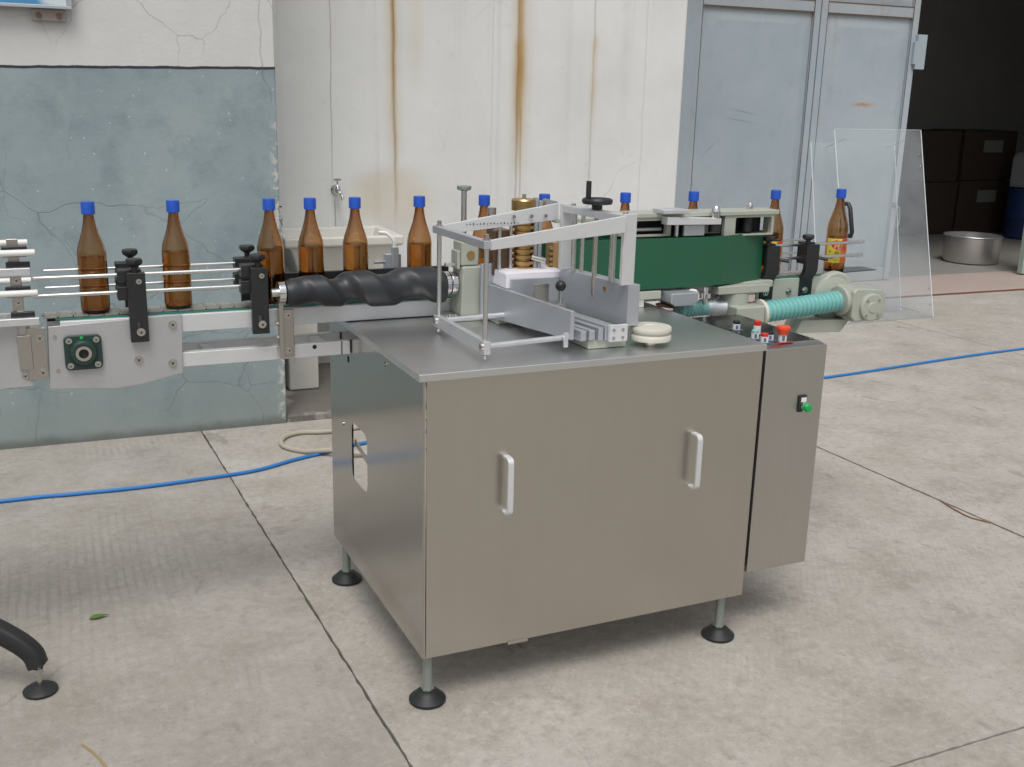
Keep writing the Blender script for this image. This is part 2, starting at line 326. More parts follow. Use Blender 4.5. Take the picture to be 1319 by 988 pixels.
M['acrylicedge'] = pm('polished_acrylic_edge', (.72, .76, .78), .3, 0, .05, 20)
def signmat():
    m, nt, p = newmat('sign_print'); g = G(nt)
    w = g.step(g.math('ADD', g.math('MULTIPLY', g.x, 1.0), g.math('MULTIPLY', g.z, .9)), .88, .90)
    c = g.mix(g.step(g.noise(2.2, 1, .3, g.mapping((1, 1, 2.4))), .47, .5), (.07, .27, .50), (.62, .70, .74))
    g.put(p.inputs['Base Color'], c); p.inputs['Roughness'].default_value = .35; return m
M['signblue'] = signmat()

# ------------------------------------------------------------------ geometry helpers
TH = -.0292; BGM = Matrix.Translation((.237, 2.637, 0)) @ Matrix.Rotation(TH, 4, 'Z')
class MB:
    """collects shapes into one mesh"""
    def __init__(s): s.v = []; s.f = []; s.sub = None
    def add(s, vs, fs):
        o = len(s.v); s.v += [Vector(q) for q in vs]; s.f += [tuple(o+i for i in q) for q in fs]; return s
    def box(s, x0, x1, y0, y1, z0, z1):
        return s.add([(x, y, z) for z in (z0, z1) for y in (y0, y1) for x in (x0, x1)], [(0, 2, 3, 1), (4, 5, 7, 6), (0, 1, 5, 4), (2, 6, 7, 3), (0, 4, 6, 2), (1, 3, 7, 5)])
    def hexa(s, bot, top):
        n = len(bot); return s.add(list(bot)+list(top), [tuple(reversed(range(n))), tuple(range(n, 2*n))]+[(i, (i+1) % n, n+(i+1) % n, n+i) for i in range(n)])
    def bar(s, a, b, w, h, up=(0, 0, 1)):
        a, b = Vector(a), Vector(b); d = (b-a).normalized(); sd_ = d.cross(Vector(up)).normalized(); u = sd_.cross(d)
        q = lambda c: [c-sd_*w/2-u*h/2, c+sd_*w/2-u*h/2, c+sd_*w/2+u*h/2, c-sd_*w/2+u*h/2]
        return s.hexa(q(a), q(b))
    def prism(s, poly, axis, a, b):
        def P(p, t): return {0: (t, p[0], p[1]), 1: (p[0], t, p[1]), 2: (p[0], p[1], t)}[axis]
        return s.hexa([P(p, a) for p in poly], [P(p, b) for p in poly])
    def cyl(s, a, b, r, n=20, r2=None):
        return s.tube([a, b], r, n, rs=[r, r if r2 is None else r2])
    def tube(s, pts, r, n=12, rs=None, caps=True):
        pts = [Vector(p) for p in pts]; k = len(pts); vs = []; fs = []; prev = None
        for i, p in enumerate(pts):
            d = (pts[min(i+1, k-1)]-pts[max(i-1, 0)]).normalized()
            if prev is None: ref = Vector((0, 0, 1)) if abs(d.z) < .9 else Vector((1, 0, 0)); a = d.cross(ref).normalized()
            else: a = (prev - d*prev.dot(d)).normalized()
            prev = a; b = d.cross(a); q = rs[i] if rs else r
            vs += [p + (a*math.cos(2*pi*j/n)+b*math.sin(2*pi*j/n))*q for j in range(n)]
        for i in range(k-1):
            for j in range(n): fs.append((i*n+j, i*n+(j+1) % n, (i+1)*n+(j+1) % n, (i+1)*n+j))
        if caps: fs += [tuple(reversed(range(n))), tuple(range((k-1)*n, k*n))]
        return s.add(vs, fs)
    def lathe(s, prof, c=(0, 0, 0), n=24, axis=(0, 0, 1)):
        ax = Vector(axis).normalized(); ref = Vector((1, 0, 0)) if abs(ax.x) < .9 else Vector((0, 1, 0)); a = ax.cross(ref).normalized(); b = ax.cross(a); c = Vector(c)
        vs = []; fs = []; k = len(prof)
        for (r, h) in prof: vs += [c+ax*h+(a*math.cos(2*pi*j/n)+b*math.sin(2*pi*j/n))*max(r, 1e-5) for j in range(n)]
        for i in range(k-1):
            for j in range(n): fs.append((i*n+j, i*n+(j+1) % n, (i+1)*n+(j+1) % n, (i+1)*n+j))
        if prof[0][0] > 1e-4: fs.append(tuple(reversed(range(n))))
        if prof[-1][0] > 1e-4: fs.append(tuple(range((k-1)*n, k*n)))
        return s.add(vs, fs)
    def ring(s, c, axis, ro, ri, h, n=24):
        return s.lathe([(ri, 0), (ro, 0), (ro, h), (ri, h), (ri, 0)], c, n, axis) if False else s._ring(c, axis, ro, ri, h, n)
    def _ring(s, c, axis, ro, ri, h, n):
        ax = Vector(axis).normalized(); ref = Vector((1, 0, 0)) if abs(ax.x) < .9 else Vector((0, 1, 0)); a = ax.cross(ref).normalized(); b = ax.cross(a); c = Vector(c); vs = []
        for (r, q) in ((ri, 0), (ro, 0), (ro, h), (ri, h)): vs += [c+ax*q+(a*math.cos(2*pi*j/n)+b*math.sin(2*pi*j/n))*r for j in range(n)]
        fs = [(i*n+j, i*n+(j+1) % n, ((i+1) % 4)*n+(j+1) % n, ((i+1) % 4)*n+j) for i in range(4) for j in range(n)]
        return s.add(vs, fs)
    def patch(s, c, r, t0, t1, z0, z1, n=10, th=.0004):
        c = Vector(c); vs = []
        for q in (r, r+th):
            for z in (z0, z1): vs += [c+Vector((q*math.cos(t0+(t1-t0)*i/n), q*math.sin(t0+(t1-t0)*i/n), z)) for i in range(n+1)]
        m = n+1; fs = []
        for i in range(n):
            fs += [(2*m+i, 2*m+i+1, 3*m+i+1, 3*m+i), (i+1, i, m+i, m+i+1), (m+i, 3*m+i, 3*m+i+1, m+i+1), (i, i+1, 2*m+i+1, 2*m+i)]
        fs += [(0, 2*m, 3*m, m), (n, m+n, 3*m+n, 2*m+n)]
        return s.add(vs, fs)
    def plate_hole(s, axis, t0, t1, outer, inner, rad=0.0, n=48):
        """rectangle with a rounded rectangular hole, thickness t0..t1 along axis"""
        (a0, a1, b0, b1), (c0, c1, d0, d1) = outer, inner
        ca, cb = (c0+c1)/2, (d0+d1)/2
        angs = sorted(set([2*pi*i/n for i in range(n)]+[math.atan2(y-cb, x-ca) % (2*pi) for x in (a0, a1) for y in (b0, b1)]+[math.atan2(y-cb, x-ca) % (2*pi) for x in (c0, c1) for y in (d0, d1)]))
        def hit(x0, x1, y0, y1, t):
            dx, dy = math.cos(t), math.sin(t); k = 1e9
            if dx > 1e-9: k = min(k, (x1-ca)/dx)
            if dx < -1e-9: k = min(k, (x0-ca)/dx)
            if dy > 1e-9: k = min(k, (y1-cb)/dy)
            if dy < -1e-9: k = min(k, (y0-cb)/dy)
            return [ca+dx*k, cb+dy*k]
        def rnd(p):
            hx, hy = (c1-c0)/2-rad, (d1-d0)/2-rad; x, y = p[0]-ca, p[1]-cb
            if rad and abs(x) > hx and abs(y) > hy:
                vx, vy = abs(x)-hx, abs(y)-hy; l = math.hypot(vx, vy); x = math.copysign(hx+vx/l*rad, x); y = math.copysign(hy+vy/l*rad, y)
            return (ca+x, cb+y)
        O = [hit(a0, a1, b0, b1, t) for t in angs]; I = [rnd(hit(c0, c1, d0, d1, t)) for t in angs]; k = len(angs)
        def P(p, t): return {0: (t, p[0], p[1]), 1: (p[0], t, p[1]), 2: (p[0], p[1], t)}[axis]
        vs = [P(p, t) for t in (t0, t1) for L in (O, I) for p in L]; fs = []
        for i in range(k):
            j = (i+1) % k; fs += [(i, j, k+j, k+i), (2*k+i, 3*k+i, 3*k+j, 2*k+j), (i, 2*k+i, 2*k+j, j), (k+i, k+j, 3*k+j, 3*k+i)]
        return s.add(vs, fs)
    def build(s, name, mat, parent=None, bev=0.0, angle=35, flat=False):
        org = Vector(parent.get('_o', (0, 0, 0))) if parent else Vector((0, 0, 0))
        me = bpy.data.meshes.new(name); me.from_pydata([tuple(v-org) for v in s.v], [], s.f); me.validate()
        b = bmesh.new(); b.from_mesh(me); bmesh.ops.recalc_face_normals(b, faces=b.faces); b.to_mesh(me); b.free()
        if not flat:
            me.polygons.foreach_set('use_smooth', [True]*len(me.polygons)); me.set_sharp_from_angle(angle=math.radians(angle))
        me.materials.append(M[mat] if isinstance(mat, str) else mat)
        o = bpy.data.objects.new(name, me); COL.objects.link(o)
        if parent: o.parent = parent; o['_o'] = tuple(org)
        if bev:
            q = o.modifiers.new('bevel', 'BEVEL'); q.width = bev; q.segments = 2; q.limit_method = 'ANGLE'; q.angle_limit = math.radians(40); q.harden_normals = True
        return o
def tag(o, label, cat, group=None):
    o['label'] = label; o['category'] = cat
    if group: o['group'] = group
    return o
def thing(name, label, cat, loc=(0, 0, 0), group=None, bgf=False):
    o = bpy.data.objects.new(name, None); COL.objects.link(o); o.empty_display_size = .1
    o['_o'] = tuple(loc)
    if bgf: o.location = BGM @ Vector(loc); o.rotation_euler = (0, 0, TH)
    else: o.location = loc
    return tag(o, label, cat, group)
def bgframe(o): o.matrix_world = BGM @ o.matrix_world; return o
def structure(o): o['kind'] = 'structure'; return o
def dup(o, parent=None):
    c = o.copy(); COL.objects.link(c)
    if parent: c.parent = parent
    for ch in list(o.children): dup(ch, c)
    return c
def B(): return MB()

# ------------------------------------------------------------------ ground: slabs with recessed joints
g0 = structure(B().add([(-300, -300, -.03), (300, -300, -.03), (300, 300, -.03), (-300, 300, -.03)], [(0, 1, 2, 3)]).build('ground', 'groundbase'))
def edge(p, q, n, amp):
    out = []
    for i in range(n):
        t = i/n; j = random.uniform(-amp, amp) if 0 < i else 0
        d = (Vector(q)-Vector(p)).normalized(); nn = Vector((-d.y, d.x)); out.append(Vector(p)*(1-t)+Vector(q)*t+nn*j)
    return out
def slab(x00, x10, y0, y1, mat, sk=-.0229):
    gp = .0036
    def X(x, y): return x+sk*y
    gl_ = .008 if abs(x00-2.5374) < .01 else gp; gr_ = .008 if abs(x10-2.5374) < .01 else gp
    P = [(X(x00, y0)+gl_, y0+gp), (X(x10, y0)-gr_, y0+gp), (X(x10, y1)-gr_, y1-gp), (X(x00, y1)+gl_, y1-gp)]
    poly = []
    for i in range(4):
        a, b = P[i], P[(i+1) % 4]; poly += edge(a, b, max(2, int((Vector(b)-Vector(a)).length/.028)), .0022)
    m = B(); m.hexa([(p.x, p.y, -.029) for p in poly], [(p.x, p.y, 0) for p in poly])
    o = m.build('concrete_slab', mat, g0, flat=True)
    return o
xs = [-8.06, -5.41, -2.76, -.1122, 2.5374, 5.19, 7.84, 10.5]
for i in range(len(xs)-1):
    for (ya, yb) in ((-9.6, -5.2), (-5.2, -.676), (-.676, 4.45)):
        slab(xs[i], xs[i+1], ya, yb, 'conc_a' if i < 3 else 'conc_b', -.0229 if i < 4 else -.0259)

# ------------------------------------------------------------------ buildings
bw_ = thing('factory_wall', 'cracked wall painted blue below a black line and white above', 'wall', (0, 0, 0), bgf=True)
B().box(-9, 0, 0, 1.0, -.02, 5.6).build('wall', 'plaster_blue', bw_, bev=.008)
ww = thing('plaster_wall', 'off-white plaster wall with long brown rust streaks behind the machine', 'wall', (0, 0, 0), bgf=True)
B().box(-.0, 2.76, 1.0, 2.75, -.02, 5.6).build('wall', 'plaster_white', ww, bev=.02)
pf = bgframe(structure(B().box(.002, 1.5, .004, .999, -.02, .035).build('wash_platform', 'conc_c', bev=.01)))
wh = thing('warehouse', 'dark open warehouse behind the blue-grey metal door', 'building', (0, 0, 0), bgf=True)
B().box(2.762, 3.69, 2.58, 2.78, 0, 5.6).build('front_wall', 'plaster_white', wh)
B().box(7.95, 8.1, 2.58, 2.78, 0, 5.6).build('front_post', 'plaster_white', wh)
B().box(9.2, 16, 2.58, 2.78, 0, 5.6).build('front_wall', 'plaster_white', wh)  # starts well right of the post: added unseen opening lets more light inside
B().box(3.69, 7.948, 2.58, 2.78, 3.3, 5.6).build('lintel', 'plaster_white', wh); B().box(8.102, 9.198, 2.58, 2.78, 3.3, 5.6).build('lintel', 'plaster_white', wh)
B().box(2.6, 2.75, 2.78, 13, 0, 5.0).build('side_wall', 'inwall', wh)
B().box(16.0, 16.2, 2.6, 13, 0, 5.0).build('side_wall', 'inwall', wh)
B().box(2.76, 15.99, 7.4, 7.6, .015, 4.99).build('back_wall', 'inwall', wh)
B().box(2.5, 16.3, 2.79, 13.3, 5.0, 5.15).build('roof', 'inroof', wh)
fl = bgframe(structure(B().box(2.76, 16, 2.72, 13, -.02, .014).build('warehouse_floor', 'infloor')))
ap = bgframe(structure(B().box(2.80, 10, 1.915, 2.718, -.02, .018).build('threshold', 'apron', bev=.006)))
bgframe(structure(B().box(2.80, 10, 1.895, 1.914, -.02, .012).build('threshold_edge', 'rustedge')))

# folding metal door
dr = thing('metal_door', 'tall blue-grey folding metal door with rust along its rails', 'door', (0, 0, 0), bgf=True)
yd = 2.60
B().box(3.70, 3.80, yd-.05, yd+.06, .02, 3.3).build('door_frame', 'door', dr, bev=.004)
def leaf(x0, x1, sw0, sw1):
    fr = B().box(x0, x0+sw0, yd-.02, yd+.03, .025, 3.28).box(x1-sw1, x1, yd-.02, yd+.03, .025, 3.28)
    lf = fr.build('door_leaf', 'door', dr, bev=.004)
    for z0, z1 in ((2.315, 2.40), (.025, .14), (3.2, 3.28)):
        B().box(x0+sw0+.002, x1-sw1-.002, yd-.018, yd+.028, z0, z1).build('rail', 'door', lf, bev=.004)
    # pressed sheet: raised field with bevelled, corner-cut border
    for z0, z1 in ((.142, 2.312), (2.402, 3.198)):
        xa, xb = x0+sw0+.003, x1-sw1-.003; i1, cut = .07, .10
        oc = [(xa, z0), (xb, z0), (xb, z1), (xa, z1)]
        ic = [(xa+i1+cut, z0+i1), (xb-i1-cut, z0+i1), (xb-i1, z0+i1+cut), (xb-i1, z1-i1-cut), (xb-i1-cut, z1-i1-.03), (xa+i1+cut, z1-i1-.03), (xa+i1, z1-i1-cut), (xa+i1, z0+i1+cut)]
        vs = [(x, yd+.006, z) for x, z in oc]+[(x, yd-.006, z) for x, z in ic]+[(x, yd+.02, z) for x, z in oc]
        fs = [(4, 5, 6, 7, 8, 9, 10, 11), (0, 1, 5, 4), (1, 6, 5), (1, 2, 7, 6), (2, 8, 7), (2, 3, 9, 8), (3, 10, 9), (3, 0, 11, 10), (0, 4, 11), (12, 13, 14, 15), (0, 1, 13, 12), (1, 2, 14, 13), (2, 3, 15, 14), (3, 0, 12, 15)]
        B().add(vs, fs).build('panel', 'door', lf, angle=3)
    # dark rusty seams beside the stiles
    B().box(x0+sw0-.004, x0+sw0+.001, yd-.0215, yd-.019, .03, 3.27).box(x1-sw1-.001, x1-sw1+.004, yd-.0215, yd-.019, .03, 3.27).build('seam', 'doorseam', lf)
    for z in (2.312, 2.402): B().box(x0+sw0, x1-sw1, yd-.0205, yd-.0175, z-.004, z+.004).build('rust_line', 'doorseam', lf)
    return lf
l1 = leaf(3.812, 5.005, .05, .065)
l2 = leaf(5.015, 6.06, .065, .07)
B().box(6.045, 6.145, yd-.055, yd-.022, 1.89, 2.18).box(6.02, 6.05, yd-.052, yd-.022, 1.93, 2.12).build('lock_plate', 'door', dr, bev=.004)
h_ = B().tube([(6.04, yd-.02, .70), (6.05, yd-.06, .69), (6.06, yd-.065, .60), (6.06, yd-.06, .53), (6.05, yd-.02, .52)], .008).box(6.0, 6.06, yd-.03, yd-.021, .69, .73); h_.build('door_handle', 'bolt', dr)
dr2 = thing('door_edge', 'narrow strip of pale green open door leaf at the right edge of the doorway', 'door', (7.6, 2.2, 0), bgf=True)
B().box(7.60, 7.94, 2.47, 2.53, .03, 3.2).build('door_leaf', pm('pale_green_paint', (.33, .40, .36), .5, 0, .08, 5, dirt=.3), dr2, bev=.004)
B().cyl((7.68, 2.46, 1.0), (7.68, 2.46, 1.2), .008).build('pull_handle', 'bolt', dr2)

# things standing in the warehouse
def carton(x0, x1, y0, y1, z0, z1, label, white=False):
    t = thing('cardboard_box', label, 'box', ((x0+x1)/2, y0, z0), 'cartons stacked in the warehouse', True)
    b = B().box(x0, x1, y0, y1, z0, z1).build('carton', 'cardboard', t, bev=.012)
    B().box(x0+.02, x1-.02, y0-.003, y0-.001, (z0+z1)/2-.02, (z0+z1)/2+.02).build('tape_strip', 'cardboard', t)
    xm = (x0+x1)/2; B().box(xm-.004, xm+.004, y0+.02, y1-.02, z1+.0005, z1+.002).build('top_seam', 'dark', t)
    if white: B().box(xm-.12, xm+.20, y0-.004, y0-.002, z1-.27, z1-.12).build('paper_label', 'tape', t)
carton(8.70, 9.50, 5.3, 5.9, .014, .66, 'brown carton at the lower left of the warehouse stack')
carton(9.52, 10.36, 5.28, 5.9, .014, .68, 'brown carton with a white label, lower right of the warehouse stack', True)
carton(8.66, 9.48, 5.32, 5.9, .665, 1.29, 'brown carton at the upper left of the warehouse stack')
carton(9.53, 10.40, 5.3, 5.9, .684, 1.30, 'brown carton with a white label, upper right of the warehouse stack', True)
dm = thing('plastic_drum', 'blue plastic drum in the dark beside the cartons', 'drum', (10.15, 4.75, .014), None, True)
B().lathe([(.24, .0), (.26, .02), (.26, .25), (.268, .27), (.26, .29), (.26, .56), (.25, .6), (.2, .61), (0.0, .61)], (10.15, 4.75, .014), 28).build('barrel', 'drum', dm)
B().ring((10.15, 4.75, .60), (0, 0, 1), .262, .245, .025).build('rim', 'drum', dm)
B().cyl((10.25, 4.7, .62), (10.25, 4.7, .645), .035).build('bung', 'black', dm)
jg = thing('plastic_jug', 'milky white plastic container on top of the blue drum', 'container', (10.15, 4.75, .63), None, True)
B().prism([(9.92, .66), (9.95, .632), (10.38, .632), (10.41, .66), (10.41, 1.0), (10.34, 1.06), (9.99, 1.06), (9.92, 1.0)], 1, 4.6, 4.9).build('body', 'jug', jg, bev=.03)
B().tube([(10.03, 4.75, 1.05), (10.05, 4.75, 1.10), (10.18, 4.75, 1.11), (10.2, 4.75, 1.05)], .016).build('handle', 'jug', jg)
B().cyl((10.3, 4.75, 1.06), (10.3, 4.75, 1.10), .035).build('cap', 'white', jg)
pt = thing('metal_pot', 'wide dull aluminium basin on the floor inside the doorway', 'pot', (7.80, 3.32, .014), None, True)
B().lathe([(.24, 0), (.265, .012), (.278, .05), (.282, .27), (.292, .28), (.288, .285), (.277, .278), (.272, .06), (.25, .02), (0, .02)], (7.80, 3.32, .014), 48).build('basin', 'pot', pt)

# acrylic guard leaning back on its prop
ag = thing('acrylic_guard', 'clear acrylic machine guard standing on the concrete before the door', 'guard', (5.0, 3.7, 0))
def sheet(x0, x1, y0, z0, y1, z1, name):
    d = Vector((0, y1-y0, z1-z0)).normalized(); nrm = Vector((0, d.z, -d.y))*.003
    q = [Vector((x0, y0, z0)), Vector((x1, y0, z0)), Vector((x1, y1, z1)), Vector((x0, y1, z1))]
    B().hexa([p-nrm for p in q], [p+nrm for p in q]).build(name, 'acrylic', ag, flat=True)
    for a, b, ex in ((q[0], q[3], -.004), (q[1], q[2], .004)):
        B().bar(a+Vector((ex, 0, 0)), b+Vector((ex, 0, 0)), .003, .006, up=(1, 0, 0)).build('polished_edge', 'acrylicedge', ag, flat=True)
    if name == 'front_sheet': B().bar(q[3]+Vector((0, 0, .003)), q[2]+Vector((0, 0, .003)), .006, .003).build('polished_edge', 'acrylicedge', ag, flat=True)
sheet(4.66, 5.50, 3.64, .006, 4.0, 1.40, 'front_sheet')
sheet(4.62, 5.44, 3.92, .006, 4.20, 1.30, 'rear_sheet')
for x in (4.75, 5.36): B().bar((x, 3.99, 1.33), (x, 4.185, 1.26), .02, .004).build('spacer', 'acrylic', ag); B().bar((x, 3.66, .05), (x, 3.925, .05), .02, .004).build('spacer', 'acrylic', ag)
for zz in (.10, .22, 1.13, 1.22):
    yy = 3.64+.36*zz/1.394-.006; B().cyl((5.475, yy, zz), (5.475, yy-.006, zz), .009, 12).build('mounting_screw', 'chrome', ag)
hb = B(); hx = 4.70
def hp(z, off): return (hx, 3.64+.36*z/1.394-off, z)
hb.tube([hp(.87, .004), hp(.87, .05), hp(.84, .065), hp(.67, .065), hp(.64, .05), hp(.64, .004)], .016, 10); hb.build('pull_handle', 'black', ag)

# sink and taps
sk = thing('wash_basin', 'off-white concrete wash basin on pedestals against the stained wall', 'sink', (.43, .75, .036), None, True)
def tub():
    m = B(); X0, X1, Y0, Y1, zt, zb = .115, .765, .52, .998, .838, .60
    def L(i, z): return [(X0+i, Y0+i, z), (X1-i, Y0+i, z), (X1-i, Y1-i, z), (X0+i, Y1-i, z)]
    loops = [L(.10, zb), L(.035, zt-.06), L(.0, zt-.05), L(.0, zt), L(.04, zt), L(.05, zt-.03), L(.12, zb+.04)]
    loops[0] = [(X0+.1, Y0+.1, zb), (X1-.1, Y0+.1, zb), (X1-.1, Y1-.02, zb), (X0+.1, Y1-.02, zb)]
    vs = [p for l in loops for p in l]; fs = [(0, 1, 2, 3), (24, 25, 26, 27)]
    for i in range(6):
        for j in range(4): fs.append((i*4+j, i*4+(j+1) % 4, i*4+4+(j+1) % 4, i*4+4+j))
    return m.add(vs, fs)
tub().build('basin', 'sink', sk, bev=.012)
B().box(.10, .262, .44, .80, .036, .598).build('pedestal', 'pedestal', sk, bev=.012)
B().box(.60, .762, .44, .80, .036, .598).build('pedestal', 'pedestal', sk, bev=.012)
B().cyl((.44, .75, .63), (.44, .75, .642), .03).build('drain', 'bolt', sk)
def tap(x, y, z, label, sc=1.0):
    t = thing('water_tap', label, 'tap', (x, y, z), 'chrome taps by the wash basin', True)
    B().cyl((x, y, z), (x, y-.006*sc, z), .028*sc, 20).cyl((x, y, z), (x, y-.05*sc, z), .012*sc).lathe([(.0, -.02), (.016, -.016), (.02, 0), (.016, .02), (.010, .03), (0, .031)], (x, y-.05*sc, z), 16).build('valve', 'chrome', t)
    B().tube([(x, y-.05*sc, z-.01), (x+.006, y-.085*sc, z-.012*sc), (x+.012*sc, y-.11*sc, z-.03*sc), (x+.014*sc, y-.115*sc, z-.05*sc)], .010*sc).build('spout', 'chrome', t)
    B().cyl((x, y-.05*sc, z+.03*sc), (x, y-.05*sc, z+.055*sc), .005*sc).bar((x-.02*sc, y-.05*sc, z+.06*sc), (x+.02*sc, y-.05*sc, z+.06*sc), .012*sc, .01*sc).build('tap_handle', 'chrome', t)
tap(.504, .999, 1.045, 'chrome tap on the wall straight above the wash basin')
tap(.170, .999, .905, 'small chrome tap at the wall corner left of the wash basin', .9)

# sign at the top left
sg = thing('wall_sign', 'blue and white sign board on a small bracket, top left of the wall', 'sign', (-1.3, -.05, 1.9), None, True)
B().box(-1.75, -.855, -.052, -.035, 1.9, 2.6).build('board', 'signblue', sg)
B().box(-1.77, -.835, -.058, -.03, 1.8855, 1.899).box(-.853, -.835, -.058, -.03, 1.8995, 2.601).box(-1.77, -.853, -.058, -.03, 2.602, 2.62).build('frame', 'alu_matte', sg, bev=.002)
bk = B().box(-.99, -.862, -.03, -.001, 1.838, 1.885).build('bracket', pm('rusty_bracket', (.33, .30, .28), .5, .3, .2, 20, dirt=.3, dirtcol=(.2, .09, .05)), sg, bev=.002)
for x in (-.965, -.888): B().cyl((x, -.03, 1.86), (x, -.042, 1.86), .011, 6).build('bolt', 'rustedge', bk)

# cable, hose, litter
def catmull(P, k=8):
    P = [Vector(p) for p in P]; Q = [P[0]*2-P[1]]+P+[P[-1]*2-P[-2]]; out = []
    for i in range(1, len(Q)-2):
        a, b, c, d = Q[i-1:i+3]
        for j in range(k):
            t = j/k; out.append(.5*((2*b)+(c-a)*t+(2*a-5*b+4*c-d)*t*t+(3*b-a-3*c+d)*t**3))
    return out+[P[-1]]
cb = B().tube(catmull([(-4.2, 2.0, .009), (-2.4, 1.99, .009), (-1.037, 1.983, .009), (-.785, 1.967, .009), (-.522, 1.951, .009), (-.273, 1.963, .009), (-.043, 1.988, .009), (.144, 2.068, .009), (.311, 2.119, .009), (.511, 2.187, .009), (1.3, 2.32, .009), (2.4, 2.36, .009), (3.422, 2.421, .009), (3.917, 2.466, .009), (4.575, 2.537, .009), (5.257, 2.584, .009), (7.5, 2.7, .009), (9.6, 2.9, .009)]), .0077, 10).build('air_hose', 'cable')
tag(cb, 'long blue hose lying across the concrete behind the machine', 'hose')
gh = B().tube(catmull([(.9, 2.44, .012), (.6, 2.42, .012), (.387, 2.40, .012), (.249, 2.43, .012), (.160, 2.375, .012), (.135, 2.26, .012), (.21, 2.15, .012), (.313, 2.07, .032), (.5, 2.0, .012), (.8, 2.02, .012)]), .011, 10).build('garden_hose', 'ghose')
tag(gh, 'loop of dirty beige hose on the concrete by the wash platform', 'hose')
lf = B(); cx, cy = -.756, .854
pts = [(-.040, 0), (-.02, .014), (.01, .016), (.035, .006), (.062, 0), (.035, -.008), (.005, -.014), (-.02, -.011)]
vs = [(cx+a*.58, cy+b*.8, .003+.006*abs(b)/.016+(.004 if a > .03 else 0)) for a, b in pts]; vs2 = [(x, y, z+.0015) for x, y, z in vs]
lf.hexa(vs, vs2); tag(lf.build('leaf', 'leaf', flat=True), 'small green leaf lying alone on the concrete', 'leaf')
tag(B().tube(catmull([(2.517, .658, .004), (2.502, .60, .004), (2.49, .53, .004), (2.487, .464, .004), (2.52, .395, .005)]), .0028, 6).build('twig', pm('red_brown_twig', (.25, .13, .08), .8, 0, .2, 40)), 'thin reddish twig curved beside the slab joint', 'twig')
tag(B().tube(catmull([(-.835, .175, .003), (-.809, .122, .003), (-.785, .05, .003)]), .003, 6).build('straw', 'straw'), 'bit of yellow straw at the bottom left of the yard', 'straw')

# ------------------------------------------------------------------ the machine cabinet
Wc, Dc, zb, Zt = 1.020, .875, .152, .93
cab = thing('labelling_machine', 'stainless steel labelling machine cabinet on four round rubber feet', 'machine', (.5, .44, 0))
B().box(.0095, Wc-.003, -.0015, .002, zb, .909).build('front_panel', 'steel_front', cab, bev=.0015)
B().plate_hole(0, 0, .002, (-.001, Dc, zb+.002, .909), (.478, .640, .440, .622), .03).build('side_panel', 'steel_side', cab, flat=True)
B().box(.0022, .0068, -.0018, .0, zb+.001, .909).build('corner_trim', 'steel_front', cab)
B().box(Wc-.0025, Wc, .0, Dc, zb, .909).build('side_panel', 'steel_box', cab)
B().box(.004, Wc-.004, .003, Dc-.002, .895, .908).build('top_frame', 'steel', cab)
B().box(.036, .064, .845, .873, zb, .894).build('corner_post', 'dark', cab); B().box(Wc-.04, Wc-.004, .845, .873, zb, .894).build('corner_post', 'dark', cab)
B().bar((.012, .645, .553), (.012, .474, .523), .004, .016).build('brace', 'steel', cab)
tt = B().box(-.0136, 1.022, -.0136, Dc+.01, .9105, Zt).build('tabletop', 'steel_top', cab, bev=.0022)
B().box(.245, .305, -.004, -.0018, zb-.006, zb+.004).build('latch_tab', 'steel', cab)
for y, z in ((.735, .585), (.30, .88)): B().cyl((-.0005, y, z), (-.004, y, z), .006, 12).build('rivet', 'bolt', cab)
B().box(-.0012, -.0002, .655, .670, .80, .818).build('notch', 'dark', cab)
def handle(x, z0, z1):
    n = 8; d, w, th, R_ = .038, .016, .007, .016
    outer = [(0, z0)]+[(-d+R_-R_*math.sin(a), z0+R_-R_*math.cos(a)) for a in [pi/2*i/n for i in range(n+1)]]+[(-d+R_-R_*math.cos(a), z1-R_+R_*math.sin(a)) for a in [pi/2*i/n for i in range(n+1)]]+[(0, z1)]
    ri = R_-th
    inner = [(0, z0+th)]+[(-d+R_-ri*math.sin(a), z0+R_-ri*math.cos(a)) for a in [pi/2*i/n for i in range(n+1)]]+[(-d+R_-ri*math.cos(a), z1-R_+ri*math.sin(a)) for a in [pi/2*i/n for i in range(n+1)]]+[(0, z1-th)]
    m = B(); k = len(outer); vs = [(xx, y-.002, z) for xx in (x-w/2, x+w/2) for L in (outer, inner) for y, z in L]; fs = []
    for i in range(k-1):
        fs += [(i, i+1, k+i+1, k+i), (2*k+i, 3*k+i, 3*k+i+1, 2*k+i+1), (i, 2*k+i, 2*k+i+1, i+1), (k+i, k+i+1, 3*k+i+1, 3*k+i)]
    return m.add(vs, fs).build('pull_handle', 'alu_light', cab, bev=.0012)
handle(.226, .536, .694); handle(.802, .530, .692)
first = None
for x, y in ((.030, .042), (.977, .044), (.030, .833), (.977, .833)):
    if first is None:
        lg = B().cyl((x, y, .03), (x, y, zb+.01), .0135, 18).ring((x, y, .036), (0, 0, 1), .018, .013, .006, 6).build('leg', 'legpaint', cab)
        B().lathe([(.047, 0), (.050, .003), (.050, .009), (.046, .013), (.040, .017), (.034, .024), (.026, .031), (.019, .034), (0, .034)], (x, y, .0005), 36).build('foot', 'rubber', lg)
        first = (lg, x, y)
    else:
        c = dup(first[0], cab); c.location = (x-first[1], y-first[2], 0)

